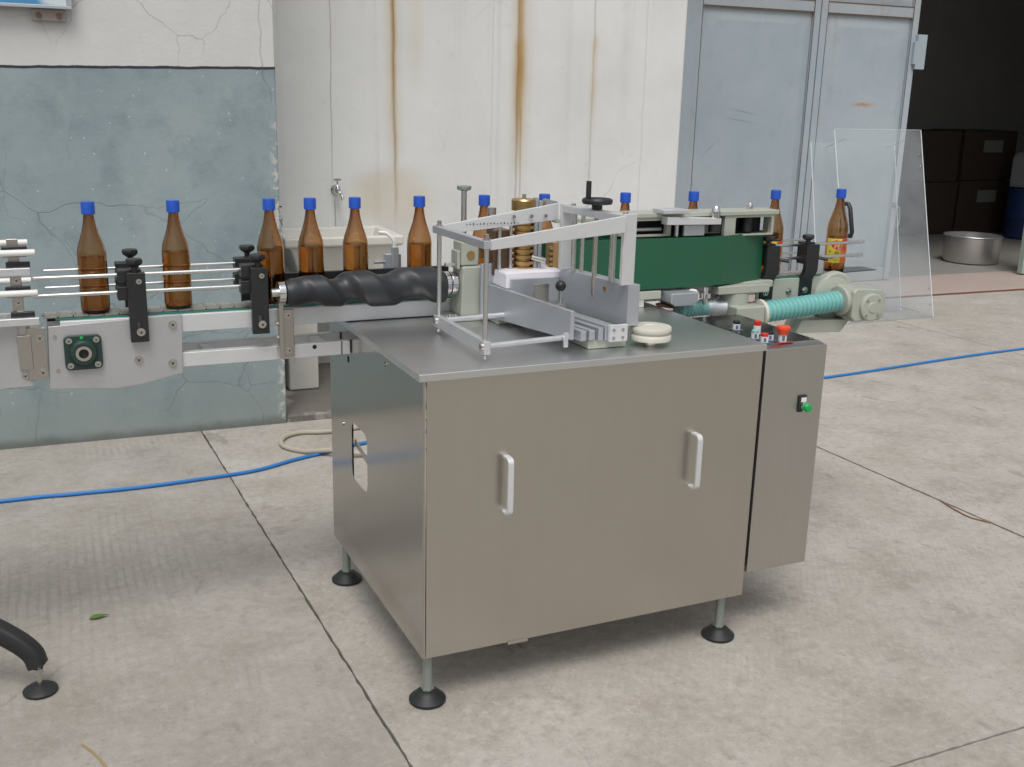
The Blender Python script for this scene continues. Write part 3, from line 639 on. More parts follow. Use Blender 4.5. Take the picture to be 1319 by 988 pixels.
# control box on the right side
cx_ = thing('control_box', 'narrow stainless control box with a black button panel on top', 'control box', (1.19, .3, .16))
X0, X1, Y0, Y1, ZT = Wc+.031, 1.272, .025, .46, .903
B().box(Wc+.001, X0-.001, Y0+.012, Y1-.02, .225, ZT-.02).build('gap_shade_filler', 'dark', cx_)  # near-black filler: shade of the gap between cabinet and box, put in as colour
B().box(X0, X1, Y0, Y1, .207, ZT).build('box', 'steel_box', cx_, bev=.003)
B().hexa([(X0+.004, Y0+.004, ZT), (X1-.004, Y0+.004, ZT), (X1-.004, Y1-.004, ZT), (X0+.004, Y1-.004, ZT)], [(X0+.014, Y0+.022, ZT+.009), (X1-.016, Y0+.022, ZT+.009), (X1-.016, Y1-.012, ZT+.009), (X0+.014, Y1-.012, ZT+.009)]).build('panel_rim', 'steel', cx_, bev=.0015)
B().box(X0+.02, X1-.026, Y0+.030, Y1-.02, ZT+.009, ZT+.0105).build('button_panel', 'panelblack', cx_)
zt_ = ZT+.0105
for x, y in ((X1-.035, Y0+.038), (X0+.03, Y0+.038), (X1-.035, Y1-.03)): B().cyl((x, y, zt_), (x, y, zt_+.003), .006, 10).build('panel_screw', 'bolt', cx_)
def button(x, y, capmat, h=.03, capr=.011):
    b = B().box(x-.014, x+.014, y-.017, y+.017, zt_, zt_+.0015).build('name_plate', 'bluegrey', cx_)
    b = B().cyl((x, y, zt_+.0018), (x, y, zt_+h*.66), .0115, 18).build('push_button', 'white', cx_)
    B().cyl((x, y, zt_+h*.66), (x, y, zt_+h), capr, 18).build('cap', capmat, b, bev=.0015)
    B().patch((x, y, 0), .0117, math.radians(225), math.radians(262), zt_+.004, zt_+.016).build('sticker', 'bluegrey', b)
button(1.100, .240, 'panelblack', .028); button(1.124, .170, 'red', .040); button(1.078, .118, 'tealcap', .026); button(1.072, .066, 'red', .028); button(1.108, .088, 'panelblack', .026)
EX, EY = 1.136, .064
es = B().cyl((EX, EY, zt_), (EX, EY, zt_+.020), .012, 18).build('emergency_stop', 'white', cx_)
B().patch((EX, EY, 0), .0122, math.radians(225), math.radians(265), zt_+.003, zt_+.018).build('sticker', 'bluegrey', es)
B().lathe([(.014, .020), (.015, .028), (.0195, .034), (.021, .040), (.0195, .045), (.0, .046)], (EX, EY, zt_), 26).build('mushroom', 'mush', es)
B().box(1.108, 1.163, .0445, .0500, zt_+.0002, zt_+.001).build('warning_plate', 'red', cx_)
fb = B().box(1.182, 1.212, Y0-.006, Y0, .703, .755).build('button_plate', 'black', cx_, bev=.003)
B().box(1.189, 1.208, Y0-.0075, Y0-.0062, .735, .748).build('name_plate', 'white', fb)
sb_ = B().ring((1.202, Y0-.0062, .720), (0, -1, 0), .0145, .010, .007).build('bezel', 'chrome', fb)
B().lathe([(.0115, 0), (.0125, .012), (.0125, .02), (.0105, .024), (0, .025)], (1.202, Y0-.0062, .720), 22, (0, -1, 0)).build('push_button', 'green', cx_)

# ------------------------------------------------------------------ conveyor
cv = thing('bottle_conveyor', 'slat chain bottle conveyor with aluminium beams running along the machine back', 'conveyor', (.5, .70, .83))
YF = .63
B().prism([(-.820, .972), (-.480, .985), (-.486, .818), (-.600, .795), (-.66, .790), (-.829, .803)], 1, YF-.008, YF-.0005).build('side_plate', 'plate', cv, bev=.0015)
B().prism([(-.820, .972), (-.480, .985), (-.486, .818), (-.829, .803)], 1, .772, .779).build('side_plate', 'plate', cv, bev=.0015)
XE = 1.86
for y0, y1 in ((YF, YF+.028), (.743, .771)):
    B().box(-.79, XE, y0, y1, .933, .982).build('upper_beam', 'alu_light', cv, bev=.002)
    B().box(-.79, -.003, y0, y1, .833, .874).build('lower_beam', 'alu_light', cv, bev=.002)
B().box(-.03, -.027, YF-.0012, YF, .833, .874).build('joint_line', 'dark', cv)
B().cyl((-.11, YF-.0008, .863), (-.11, YF+.001, .863), .0065, 16).build('hole', 'dark', cv)
for x in (-.40, .0, .4, .8, 1.2, 1.6): B().box(x, x+.03, YF+.0285, .7425, .935, .965).build('cross_bar', 'alu_light', cv)
for x in (-.42, -.10): B().box(x, x+.03, YF+.0285, .7425, .836, .87).build('cross_bar', 'alu_light', cv)
for y in (.6445, .745): B().box(-.80, XE, y, y+.012, .9825, .9862).build('wear_strip', 'wear', cv)
# chain plates
lk = None
def linkmesh(x):
    m = B(); w = .0358
    edge_ = [(0, .659), (w*.5, .659), (w, .661), (w, .676), (w+.006, .680), (w+.006, .692), (w-.003, .695), (w-.003, .705), (w+.006, .708), (w+.006, .720), (w, .724), (w, .739), (w*.5, .741), (0, .741), (0, .724), (.006, .720), (.006, .708), (-.003, .705), (-.003, .695), (.006, .692), (.006, .680), (0, .676)]
    return m.prism([(x+a, b) for a, b in edge_], 2, .9866, .9895)
n_links = 0; x = -.83
while x < 1.90:
    if lk is None: lk = linkmesh(x).build('chain_plate', 'link', cv, flat=True); x_first = x
    else: c = dup(lk, cv); c.location.x = x-x_first; c.location.z = random.uniform(-.0004, .0004); c.rotation_euler = (0, 0, 0)
    x += .0385; n_links += 1
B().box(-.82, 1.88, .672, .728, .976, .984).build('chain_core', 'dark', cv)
# flange bearing
bc = (-.739, .899); hs = .047
m = B(); n = 6; R_ = .014; poly = []
for sx, sz, a0 in ((1, -1, -pi/2), (1, 1, 0), (-1, 1, pi/2), (-1, -1, pi)):
    for i in range(n+1):
        a = a0+pi/2*i/n; poly.append((bc[0]+sx*(hs-R_)+R_*math.cos(a), bc[1]+sz*(hs-R_)+R_*math.sin(a)))
fb_ = m.prism(poly, 1, YF-.020, YF-.0085).build('flange_bearing', 'castdark', cv, bev=.003)
B().lathe([(.036, 0), (.034, .008), (.030, .012), (.022, .0125), (.022, .004), (.0, .004)], (bc[0], YF-.020, bc[1]), 32, (0, -1, 0)).build('housing', 'castdark', fb_)
B().ring((bc[0], YF-.0245, bc[1]), (0, -1, 0), .0205, .0125, .010, 28).build('inner_ring', 'bolt', fb_)
B().cyl((bc[0], YF-.0242, bc[1]), (bc[0], YF-.0252, bc[1]), .0122, 20).build('bore', 'dark', fb_)
B().lathe([(.004, 0), (.005, .003), (.003, .006), (0, .006)], (bc[0]-.002, YF-.020, bc[1]+.040), 10, (0, -1, 0)).build('grease_nipple', 'green', fb_)
def bolt(x, y, z, r, parent, name='bolt'):
    m = B().lathe([(r*1.5, 0), (r*1.5, .0015), (r*1.1, .0016), (r*1.1, .0016)], (x, y, z), 16, (0, -1, 0)).cyl((x, y-.0015, z), (x, y-.0015-r*.8, z), r, 6)
    b_ = m.build(name, 'bolt', parent)
    if r > .0045: B().cyl((x, y-.0016-r*.8, z), (x, y-.0022-r*.8, z), r*.5, 6).build('socket', 'socket', b_ if parent.parent is None else parent)
    return b_
for dx in (-1, 1):
    for dz in (-1, 1): bolt(bc[0]+dx*.034, YF-.020, bc[1]+dz*.034, .0055, fb_)
for x, z in ((-.600, .866), (-.506, .958), (-.512, .850)): bolt(x, YF-.008, z, .008, cv)
for x, z in ((-.806, .945), (-.805, .853)): bolt(x, YF-.008, z, .0035, cv, 'small_screw')
# guide rails
def rail(x0, x1, y, z, r=.0055, mat='rod'): B().cyl((x0, y, z), (x1, y, z), r, 12).build('guide_rail', mat, cv, bev=.001)
for z in (1.097, 1.050):
    rail(-.846, -.272, .648, z, .006); rail(-.817, -.258, .757, z+.002, .0045)
    rail(1.44, 1.945, .648, z+.003, .006); rail(1.50, 1.76, .757, z+.003, .0045)
def bracket(xc, side=-1):
    s = side; y1 = .648 if s < 0 else .757
    yp = .600 if s < 0 else .805
    a, b = sorted((yp, yp-s*.018))
    br = B().plate_hole(1, a, b, (xc-.0235, xc+.0235, .919, 1.108), (xc-.006, xc+.006, .936, .975), .005).build('rail_bracket', 'black', cv, bev=.002)
    ya, yb = sorted((yp-s*.0185, y1-s*.009))
    B().box(xc-.048, xc+.016, min(ya, yb), max(ya, yb), 1.032, 1.07).box(xc-.046, xc+.016, min(ya, yb), max(ya, yb), 1.078, 1.114).build('clamp_block', 'black', br, bev=.003)
    yk = yp-s*.012
    k = B().cyl((xc-.002, yk, 1.105), (xc-.002, yk, 1.126), .008, 10)
    k.lathe([(.011, .0), (.0225, .008), (.0245, .014), (.022, .021), (0, .022)], (xc-.002, yk, 1.124), 6); k.build('knob', 'black', br, bev=.002)
    if s < 0:
        bolt(xc+.003, yp-.0005, .947, .0075, br); bolt(xc+.006, yp-.0005, 1.085, .005, br, 'set_screw')
for xc in (-.594, -.268): bracket(xc, -1)
for xc in (-.588, -.262): bracket(xc, 1)
# outfeed brackets: bent arms
def goose(xc, knob=True):
    path = [(.596, 1.106), (.612, 1.106), (.612, 1.02), (.628, .985), (.628, .915), (.618, .915), (.618, .978), (.596, 1.012)]
    br = B().prism([(p[0], p[1]) for p in path], 0, xc-.028, xc+.028).build('rail_bracket', 'black', cv, bev=.002)
    B().box(xc-.025, xc+.02, .6125, .655, 1.035, 1.112).build('clamp_block', 'black', br, bev=.003)
    B().cyl((xc-.02, .606, 1.107), (xc-.02, .606, 1.125), .009, 10).lathe([(.012, 0), (.021, .006), (.022, .013), (.019, .019), (0, .02)], (xc-.02, .606, 1.122), 6).build('knob', 'black', br, bev=.002)
    B().cyl((xc+.02, .615, 1.06), (xc+.06, .585, 1.052), .006, 8).build('clamp_lever', 'black', br)
    bolt(xc-.005, .6175, .94, .008, br)
goose(1.500); goose(1.672)
B().box(1.52, 1.56, .77, .80, 1.05, 1.13).box(1.54, 1.66, .765, .79, 1.085, 1.125).build('rear_clamp', 'black', cv, bev=.003)
B().prism([(1.46, .984), (1.83, .984), (1.83, .86), (1.46, .86)], 1, YF-.007, YF-.0008).build('end_plate', 'cast', cv, bev=.0015)
bolt(1.60, YF-.007, .94, .009, cv)
B().lathe([(.078, 0), (.078, .02), (.07, .026), (0, .026)], (1.80, YF-.0008, .925), 30, (0, -1, 0)).build('end_bearing', 'cast', cv)
B().prism([(1.865, .645), (2.03, .66), (2.03, .735), (1.865, .755)], 2, .9896, .9925).build('transfer_plate', 'panelblack', cv)
# rear sensor bracket
B().box(.165, .215, .80, .83, 1.05, 1.10).box(.18, .20, .78, .80, .985, 1.125).build('sensor_bracket', 'alu_matte', cv, bev=.002)
B().tube(catmull([(.19, .79, 1.12), (.186, .79, 1.145), (.168, .80, 1.165), (.145, .81, 1.168)]), .006, 8).build('sensor_cable', 'white', cv)
B().cyl((.13, .815, 1.075), (.165, .815, 1.075), .006, 10).build('sensor_rod', 'rod', cv)
B().box(-.22, .36, .762, .775, .99, 1.062).build('rear_guide', 'black', cv, bev=.002)

# neighbouring conveyor at the left edge
fc = thing('feed_conveyor', 'second conveyor with white guide rails at the left edge', 'conveyor', (-1.6, .70, .82))
B().prism([(-2.7, .985), (-.862, .985), (-.868, .815), (-2.7, .78)], 1, YF-.008, YF).build('side_plate', 'plate', fc, bev=.0015)
B().prism([(-2.7, .985), (-.862, .985), (-.868, .815), (-2.7, .78)], 1, .771, .779).build('side_plate', 'plate', fc, bev=.0015)
B().box(-2.7, -.87, YF+.001, .77, .83, .86).build('bottom_tray', 'plate', fc)
jp = B().box(-.877, -.828, YF-.013, YF-.0085, .832, .972).build('joint_plate', 'steel', fc, bev=.0015)
for z in (.945, .852): bolt(-.842, YF-.013, z, .007, jp)
bolt(-.885, YF-.008, .845, .006, fc)
pst = B().box(-.899, -.872, .624, .630, .985, 1.205).build('rail_post', 'steel', fc, bev=.002)
B().box(-.896, -.863, .612, .6215, .862, .955).build('post_foot', 'steel', pst, bev=.002)
B().box(-.890, -.872, .6135, .6235, .956, 1.02).build('foot_strap', 'steel', pst, bev=.001)
for z, x1 in ((1.172, -.834), (1.068, -.836)):
    B().cyl((-2.7, .600, z), (x1, .600, z), .0085, 14).build('guide_rail', 'white', fc, bev=.002)
    B().box(-.912, -.852, .6095, .6235, z-.012, z+.016).build('clamp_block', 'panelblack', pst, bev=.003)
for z, x1 in ((1.122, -.849), (.992, -.838)):
    B().box(-2.7, x1, .592, .6085, z-.008, z+.012).build('flat_rail', 'alu', fc, bev=.002)
    B().box(-.905, -.848, .609, .6235, z+.008, z+.026).build('clamp_block', 'panelblack', pst, bev=.003)
for z in (1.098, 1.040): bolt(-.884, .624, z, .0055, pst)
for z in (1.172, 1.068): B().cyl((-2.7, .80, z), (-.85, .80, z), .0085, 12).build('guide_rail', 'white', fc)
for k in range(46):
    c = dup(lk, fc); c.parent = fc; c.location = Vector((-.8715-.0385*(k+1), 0, .0))+(Vector(cv['_o'])-Vector(fc['_o']))-Vector((x_first, 0, 0))
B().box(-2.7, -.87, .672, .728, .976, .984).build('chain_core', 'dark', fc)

# stand whose foot shows at the bottom left
st = thing('conveyor_stand', 'black curved conveyor stand leg on a round levelling foot', 'stand', (-1.5, .70, 0))
B().cyl((-1.5, .70, .30), (-1.5, .70, .83), .03, 20).build('column', 'rod', st)
def arm(pts, foot):
    x, y = foot
    P = catmull(pts, 6); n = len(P)
    m = B(); vs = []; fs = []
    for i, p in enumerate(P):
        d = (P[min(i+1, n-1)]-P[max(i-1, 0)]).normalized(); sdv = d.cross(Vector((0, 0, 1)))
        if sdv.length < .35: sdv = Vector((d.y, -d.x, 0)) if False else prev_s
        sdv.normalize(); prev_s = sdv; u = sdv.cross(d).normalized(); hw = .026; hh = .030-.006*i/n
        for a in range(16):
            t = 2*pi*a/16; ca, sa = math.cos(t), math.sin(t); e = .55
            vs.append(p+sdv*hw*math.copysign(abs(ca)**e, ca)+u*hh*math.copysign(abs(sa)**e, sa))
    for i in range(n-1):
        for a in range(16): fs.append((i*16+a, i*16+(a+1) % 16, (i+1)*16+(a+1) % 16, (i+1)*16+a))
    fs += [tuple(range(15, -1, -1)), tuple(range((n-1)*16, n*16))]
    ar = m.add(vs, fs).build('arm', 'rubber', st, angle=50)
    zb_ = P[-1].z
    B().cyl((x, y, .018), (x, y, zb_+.01), .0065, 12).build('spindle', 'bolt', ar)
    B().cyl((x, y, zb_-.022), (x, y, zb_-.010), .014, 6).build('nut', 'bolt', ar)
    B().lathe([(.042, 0), (.0445, .003), (.0445, .008), (.038, .013), (.020, .020), (.012, .024), (0, .024)], (x, y, .0005), 32).build('foot_pad', 'rubber', ar)
fx, fy = -.923, .475
arm([(-1.5, .70, .330), (-1.36, .645, .318), (-1.18, .575, .262), (-1.05, .524, .205), (-.975, .494, .158), (-.935, .480, .118), (fx, fy, .082)], (fx, fy))
arm([(-1.5, .70, .330), (-1.64, .755, .318), (-1.82, .825, .262), (-1.95, .876, .205), (-2.025, .906, .158), (-2.065, .92, .118), (-2.08, .925, .082)], (-2.08, .925))

# ------------------------------------------------------------------ bottles
body = [(.0, .004), (.028, .001), (.034, .001), (.0372, .006), (.0376, .02), (.0376, .150), (.0373, .160), (.0360, .171), (.0322, .186), (.0268, .202), (.0217, .218), (.0177, .234), (.0149, .250), (.0134, .263), (.0129, .276), (.0132, .288), (.0132, .290)]
inner = [(.0090, .290), (.0086, .276), (.0090, .263), (.0106, .250), (.0138, .234), (.0182, .218), (.0236, .202), (.0291, .186), (.0331, .171), (.0344, .160), (.0346, .150), (.0346, .02), (.032, .009), (.0, .010)]
def liq(level):
    pr = [(.0, .0105), (.0315, .0097), (.0342, .0203)]
    for (r, z) in reversed(inner[:-2]):
        if .02 < z < level: pr.append((r-.0004, z))
    zs = [(z, r) for r, z in inner]; rl = None
    for (r1, z1), (r2, z2) in zip(inner, inner[1:]):
        if z2 <= level <= z1: rl = r2+(r1-r2)*(level-z2)/(z1-z2+1e-9)
    pr += [(rl-.0004, level), (.0, level+.0002)]
    return pr
BS = [(-.695, .150, 'amber bottle above the square green bearing, farthest left on the conveyor'), (-.477, .158, 'amber bottle standing alone between the two pairs of left rail knobs'),
      (-.214, .152, 'amber bottle just behind the right-hand black rail bracket, before the screw'), (-.096, .160, 'amber bottle over the thin start of the black screw, left of the pale one'),
      (.038, .162, 'lighter amber bottle over the middle of the black screw'), (.239, .155, 'dark amber bottle over the thick end of the black screw'),
      (.452, .150, 'amber bottle half hidden behind the upper aluminium arm, by the tall post knob'), (.660, .150, 'bottle showing only its blue cap behind the brass roller'),
      (.957, .150, 'bottle neck with blue cap behind the left part of the green belt'), (1.224, .150, 'bottle neck with blue cap behind the right part of the green belt'),
      (1.568, .120, 'labelled bottle just right of the green belt'), (1.862, .125, 'bottle with a yellow and red label at the right end of the conveyor')]
proto = {}
def bottle(i, x, level, label):
    z0 = .9898; t = thing('bottle', label, 'bottle', (x, .70, z0), 'amber bottles riding the conveyor')
    if 'glass' not in proto:
        proto['glass'] = B().lathe(body+inner, (x, .70, z0), 36).build('glass_body', 'glass', t, angle=60)
        cp = [(.0165, .266), (.0178, .267), (.0178, .293), (.0168, .2985), (.0, .299)]
        proto['cap'] = B().lathe(cp+[], (x, .70, z0), 30).build('cap', 'bluecap', t, angle=50)
    else:
        for k in ('glass', 'cap'): c = proto[k].copy(); COL.objects.link(c); c.parent = t
    B().lathe(liq(level), (x, .70, z0), 28).build('liquid', 'sauce_pale' if i in (1, 4) else 'sauce', t, angle=60)
    t.rotation_euler.z = random.uniform(-.3, .3)
    if i >= 10:
        t.rotation_euler.z = 0; c = (x, .70, z0); rd = math.radians
        lb = B().patch(c, .0379, rd(175), rd(335), .034, .122, 26).build('label', 'yellow', t)
        B().patch(c, .0384, rd(257), rd(334), .034, .096, 10).build('side_panel', 'labelorange', lb)
        B().patch(c, .0384, rd(262), rd(332), .098, .1215, 10).build('corner_flash', 'labelred', lb)
        em = B(); em.v = []; cen, zc, rad = rd(231), .1, .0165
        for k in range(20):
            a = 2*pi*k/20; th = cen+rad*math.cos(a)/.0379; em.v.append(Vector(c)+Vector((.0388*math.cos(th), .0388*math.sin(th), zc+rad*math.sin(a))))
        em.f = [tuple(range(20))]; em.build('emblem', 'labelred', lb, flat=True)
        pk = B(); 
        for k in range(16):
            a = 2*pi*k/16; th = cen+.007*math.cos(a)/.0379; pk.v.append(Vector(c)+Vector((.0390*math.cos(th), .0390*math.sin(th), zc+.001+.007*math.sin(a))))
        pk.f = [tuple(range(16))]; pk.build('emblem_centre', pm('label_pink', (.75, .25, .25), .45), lb, flat=True)
        B().patch(c, .0388, rd(228), rd(290), .083, .093, 8).build('name_band', 'labelred', lb)
        wr = B()
        for a0, a1, za, zc2 in ((240, 243, .084, .092), (246, 249, .084, .092), (245, 252, .0875, .089), (255, 257, .084, .0925), (253, 261, .0885, .090), (266, 268, .084, .092)): wr.patch(c, .0392, rd(a0), rd(a1), za, zc2, 3)
        wr.build('white_lettering', 'labelwhite', lb)
        ink = B()
        for a0, a1, za, zc2 in ((194, 206, .0745, .077), (198, 201, .070, .0745), (226, 250, .0735, .0755), (226, 229, .058, .0745), (247, 250, .058, .0745), (232, 245, .067, .069), (236, 239, .058, .072), (228, 249, .0625, .064), (190, 222, .050, .0512), (190, 246, .0465, .0475), (220, 246, .042, .043)):
            ink.patch(c, .0384, rd(a0), rd(a1), za, zc2, 4)
        ink.build('black_lettering', 'labelink', lb)
    return t
for i, (x, lv, lab) in enumerate(BS): bottle(i, x, lv, lab)

# ------------------------------------------------------------------ timing screw
ts = thing('timing_screw', 'black plastic spiral timing screw spacing the bottles', 'screw', (.03, .585, 1.04))
ya, za = .585, 1.038; xa, xb = -.200, .270
bx = [-.33, -.214, -.096, .038, .239, .46]
def turns(x):
    for i in range(len(bx)-1):
        if bx[i] <= x <= bx[i+1]: return i+(x-bx[i])/(bx[i+1]-bx[i])
    return 0
def smooth_turns(x): return sum(turns(x+d) for d in (-.03, -.015, 0, .015, .03))/5
NX, NT = 190, 72; vs = []; fs = []
for i in range(NX+1):
    t = i/NX; x = xa+(xb-xa)*t; s = smooth_turns(x)
    R0 = .040+.0155*min(1, t*1.8)
    if t < .03: R0 = .034+(R0-.034)*t/.03
    dep = .003+.0145*min(1, max(0, (x+.175)/.09))
    for j in range(NT):
        th = 2*pi*j/NT; ph = 2*pi*s-th; c = (1+math.cos(ph))/2
        gr = max(0.0, (c-.22)/.78); gr = gr*gr*(3-2*gr); q = R0-dep*gr
        vs.append((x, ya+q*math.cos(th), za+q*math.sin(th)))
for i in range(NX):
    for j in range(NT): fs.append((i*NT+j, i*NT+(j+1) % NT, (i+1)*NT+(j+1) % NT, (i+1)*NT+j))
fs += [tuple(reversed(range(NT))), tuple(range(NX*NT, (NX+1)*NT))]
B().add(vs, fs).build('screw_body', 'screwplastic', ts, angle=48)
B().ring((-.222, ya, za), (1, 0, 0), .031, .012, .020, 28).build('collar', 'chrome', ts, bev=.002)
B().cyl((-.24, ya, za), (-.19, ya, za), .0118, 16).build('shaft', 'rod', ts)
B().cyl((.268, ya, za), (.32, ya, za), .022, 20).build('shaft', 'rod', ts)
for x in (.272, .293):
    B().ring((x, ya, za), (1, 0, 0), .037, .0225, .018, 26).build('collar', 'chrome', ts, bev=.002)
    B().cyl((x+.009, ya-.034, za-.005), (x+.009, ya-.041, za-.005), .006, 8).build('clamp_screw', 'bolt', ts)
sb = thing('screw_support', 'small steel bracket holding the left end of the spiral screw', 'bracket', (-.19, .61, .85))
B().box(-.219, -.205, .592, .619, .845, 1.006).build('post', 'steel', sb, bev=.002)
B().box(-.2045, -.172, .617, .6285, .842, .982).build('angle_plate', 'steel', sb, bev=.002)
for z in (.965, .862): bolt(-.188, .617, z, .006, sb)
for z in (.945, .905): B().cyl((-.2195, .605, z), (-.226, .605, z), .007, 8).build('bolt', 'bolt', sb)

# ------------------------------------------------------------------ screw gearbox with tall post
ap_ = None
gx = thing('screw_gearbox', 'grey-green gear casting driving the screw, brass disc near its top', 'gearbox', (.355, .57, .93))
B().prism([(.312, .945), (.398, .945), (.395, 1.095), (.318, 1.095)], 1, .535, .622).build('housing', 'cast', gx, bev=.006)
B().box(.316, .372, .545, .615, 1.0965, 1.166).build('upper_housing', 'cast', gx, bev=.004)
B().box(.306, .3158, .552, .605, 1.085, 1.14).build('side_cover', 'cast', gx, bev=.003)
B().cyl((.345, .545, 1.128), (.345, .5415, 1.128), .0125, 22).build('brass_disc', 'brass', gx)
B().box(.272, .405, .530, .624, .931, .9445).build('base_flange', 'cast', gx, bev=.002)
for x in (.282, .300): bolt_ = B().cyl((x, .545, .945), (x, .545, .953), .006, 6).build('bolt', 'bolt', gx)
B().cyl((.300, .56, 1.10), (.27, .56, 1.10), .006, 10).build('grease_pin', 'bolt', gx)
B().box(.372, .412, .56, .61, 1.115, 1.168).build('brass_block', 'brass', gx, bev=.002)
B().box(.367, .411, .512, .522, .9445, 1.105).build('guide_plate', 'alu_matte', gx, bev=.0015)
B().cyl((.344, .60, 1.16), (.344, .60, 1.318), .0085, 14).build('post', 'rod', gx)
B().lathe([(.012, 0), (.021, .004), (.022, .010), (.021, .014), (0, .015)], (.344, .60, 1.312), 22).build('post_knob', 'legpaint', gx)

# ------------------------------------------------------------------ glue roller unit
gl = thing('glue_roller', 'brass grooved glue roller with dark bronze block and scraper bars', 'roller', (.50, .50, .93))
prof = [(.0, 0), (.037, 0)]
z = 0.0
while z < .185:
    prof += [(.037, z+.001), (.0375, z+.010), (.027, z+.0112), (.027, z+.0168)]; z += .0175
prof += [(.037, z+.001), (.0375, z+.030), (.035, z+.034), (.0, z+.034)]
B().lathe(prof, (.497, .505, 1.068), 36).build('roller', 'brass', gl, angle=30)
B().cyl((.497, .505, .931), (.497, .505, 1.07), .016, 16).build('axle', 'rod', gl)
B().cyl((.497, .505, 1.29), (.497, .505, 1.308), .006, 10).build('axle_tip', 'bolt', gl)
B().box(.400, .455, .50, .56, 1.07, 1.205).build('glue_block', 'brownhose', gl, bev=.004)
B().box(.40, .52, .46, .56, .931, .948).build('base_plate', 'cast', gl, bev=.002)
for x in (.412, .448): B().cyl((x, .485, .948), (x, .485, 1.235), .0055, 12).build('tie_rod', 'rod', gl)
B().cyl((.404, .53, 1.206), (.404, .53, 1.262), .0075, 12).lathe([(.010, .04), (.0135, .042), (.0135, .062), (.0, .064)], (.404, .53, 1.206), 18).build('feed_pin', 'rod', gl)
B().box(.520, .532, .478, .492, 1.09, 1.30).box(.5345, .546, .478, .492, 1.09, 1.29).build('scraper_bar', 'alu_matte', gl, bev=.0015)
B().cyl((.512, .476, 1.125), (.552, .462, 1.115), .009, 12).build('clamp_screw', 'bolt', gl)
B().cyl((.555, .49, 1.285), (.60, .50, 1.275), .011, 12).build('pivot_pin', 'rod', gl)
B().box(.585, .605, .476, .53, .94, 1.165).build('pick_plate', 'tan', gl, bev=.001)
tb = B()
for k in range(10): tb.box(.576, .5845, .478, .50, 1.0+.016*k, 1.008+.016*k)
tb.build('comb_teeth', 'tan', gl)
B().box(.612, .632, .470, .50, .95, 1.17).build('guide_strip', 'alu_matte', gl, bev=.002)
B().cyl((.62, .50, .931), (.62, .50, .95), .012).build('strip_foot', 'bolt', gl); B().box(.578, .61, .48, .53, .931, .9395).build('plate_foot', 'cast', gl)

# ------------------------------------------------------------------ label magazine (aluminium frame on the table)
mg = thing('label_magazine', 'bare aluminium label magazine frame with sloping arms on the tabletop', 'magazine', (.42, .25, .93))
XP, YN, YR = .192, .068, .402
B().bar((XP, YN-.018, .9665), (XP, YR+.02, .9665), .018, .034).build('lower_bar', 'alu', mg, bev=.0015)
for y in (YN-.002, YR+.002):
    B().cyl((XP-.009, y, .968), (XP-.0135, y, .968), .010, 16).build('bolt', 'bolt', mg)
    B().cyl((XP, y, .936), (XP, y, .945), .006, 10).build('lock_nut', 'bolt', mg)
B().cyl((XP+.01, YN, .968), (.455, YN+.03, .968), .0075, 14).build('tie_rod', 'alu', mg)
B().cyl((XP+.01, YR, .968), (.40, YR+.02, .968), .0075, 14).build('tie_rod', 'alu', mg)
for y, zt2 in ((YN, 1.232), (YR, 1.228)):
    B().cyl((XP, y, .984), (XP, y, zt2-.008), .0065, 14).build('post', 'rod', mg)
    B().cyl((XP, y, zt2+.006), (XP, y, zt2+.022), .006, 6).cyl((XP, y, zt2+.006), (XP, y, zt2+.010), .010, 10).build('nut', 'bolt', mg)
B().bar((XP-.004, YN-.016, 1.229), (XP-.004, YR+.018, 1.225), .02, .020).build('upper_bar', 'alu_matte', mg, bev=.0015)
def sloped(y0, y1, xl, xr, zl0, zl1, zr0, zr1, name='arm'):
    B().hexa([(xl, y0, zl0), (xr, y0+.006, zr0), (xr, y1+.006, zr0), (xl, y1, zl0)], [(xl, y0, zl1), (xr, y0+.006, zr1), (xr, y1+.006, zr1), (xl, y1, zl1)]).build(name, 'alu_light', mg, bev=.0012)
sloped(YN-.006, YN+.004, XP+.008, .590, 1.214, 1.239, 1.246, 1.290)
sloped(YR-.004, YR+.006, XP+.008, .560, 1.211, 1.237, 1.243, 1.290)
sm = B()
for k in range(16): sm.box(.27+k*.0105, .273+k*.0105, YR-.0052, YR-.0038, 1.236, 1.2385+.001*(k % 3))
sm['x'] if False else None
o = sm.build('scale_marks', 'labelink', mg); o['kind'] = 'stuff'
for x in (.415, .47, .515): B().cyl((x, YR-.004, 1.256), (x, YR-.010, 1.256), .0055, 8).build('adjusting_screw', 'bolt', mg)
# right side plate (rotated a little), posts and top plate
A0, A1 = Vector((.617, .082)), Vector((.572, .402))
dv = (A1-A0).normalized(); nv = Vector((dv.y, -dv.x))
def slab2(p, q, w, z0, z1, mat, name, bev=.0015, par=mg, off=0.0):
    p, q = Vector(p)+nv*off, Vector(q)+nv*off
    P4 = [p, p+nv*w, q+nv*w, q]; return B().hexa([(a.x, a.y, z0) for a in P4], [(a.x, a.y, z1) for a in P4]).build(name, mat, par, bev=bev)
slab2(A0, A1, .040, .988, 1.101, 'alu_matte', 'side_block')
B().box(.600, .614, .180, .192, 1.070, 1.082).build('pin_hole', 'brass', mg)
def P2(t, o): v = A0+dv*t+nv*o; return v
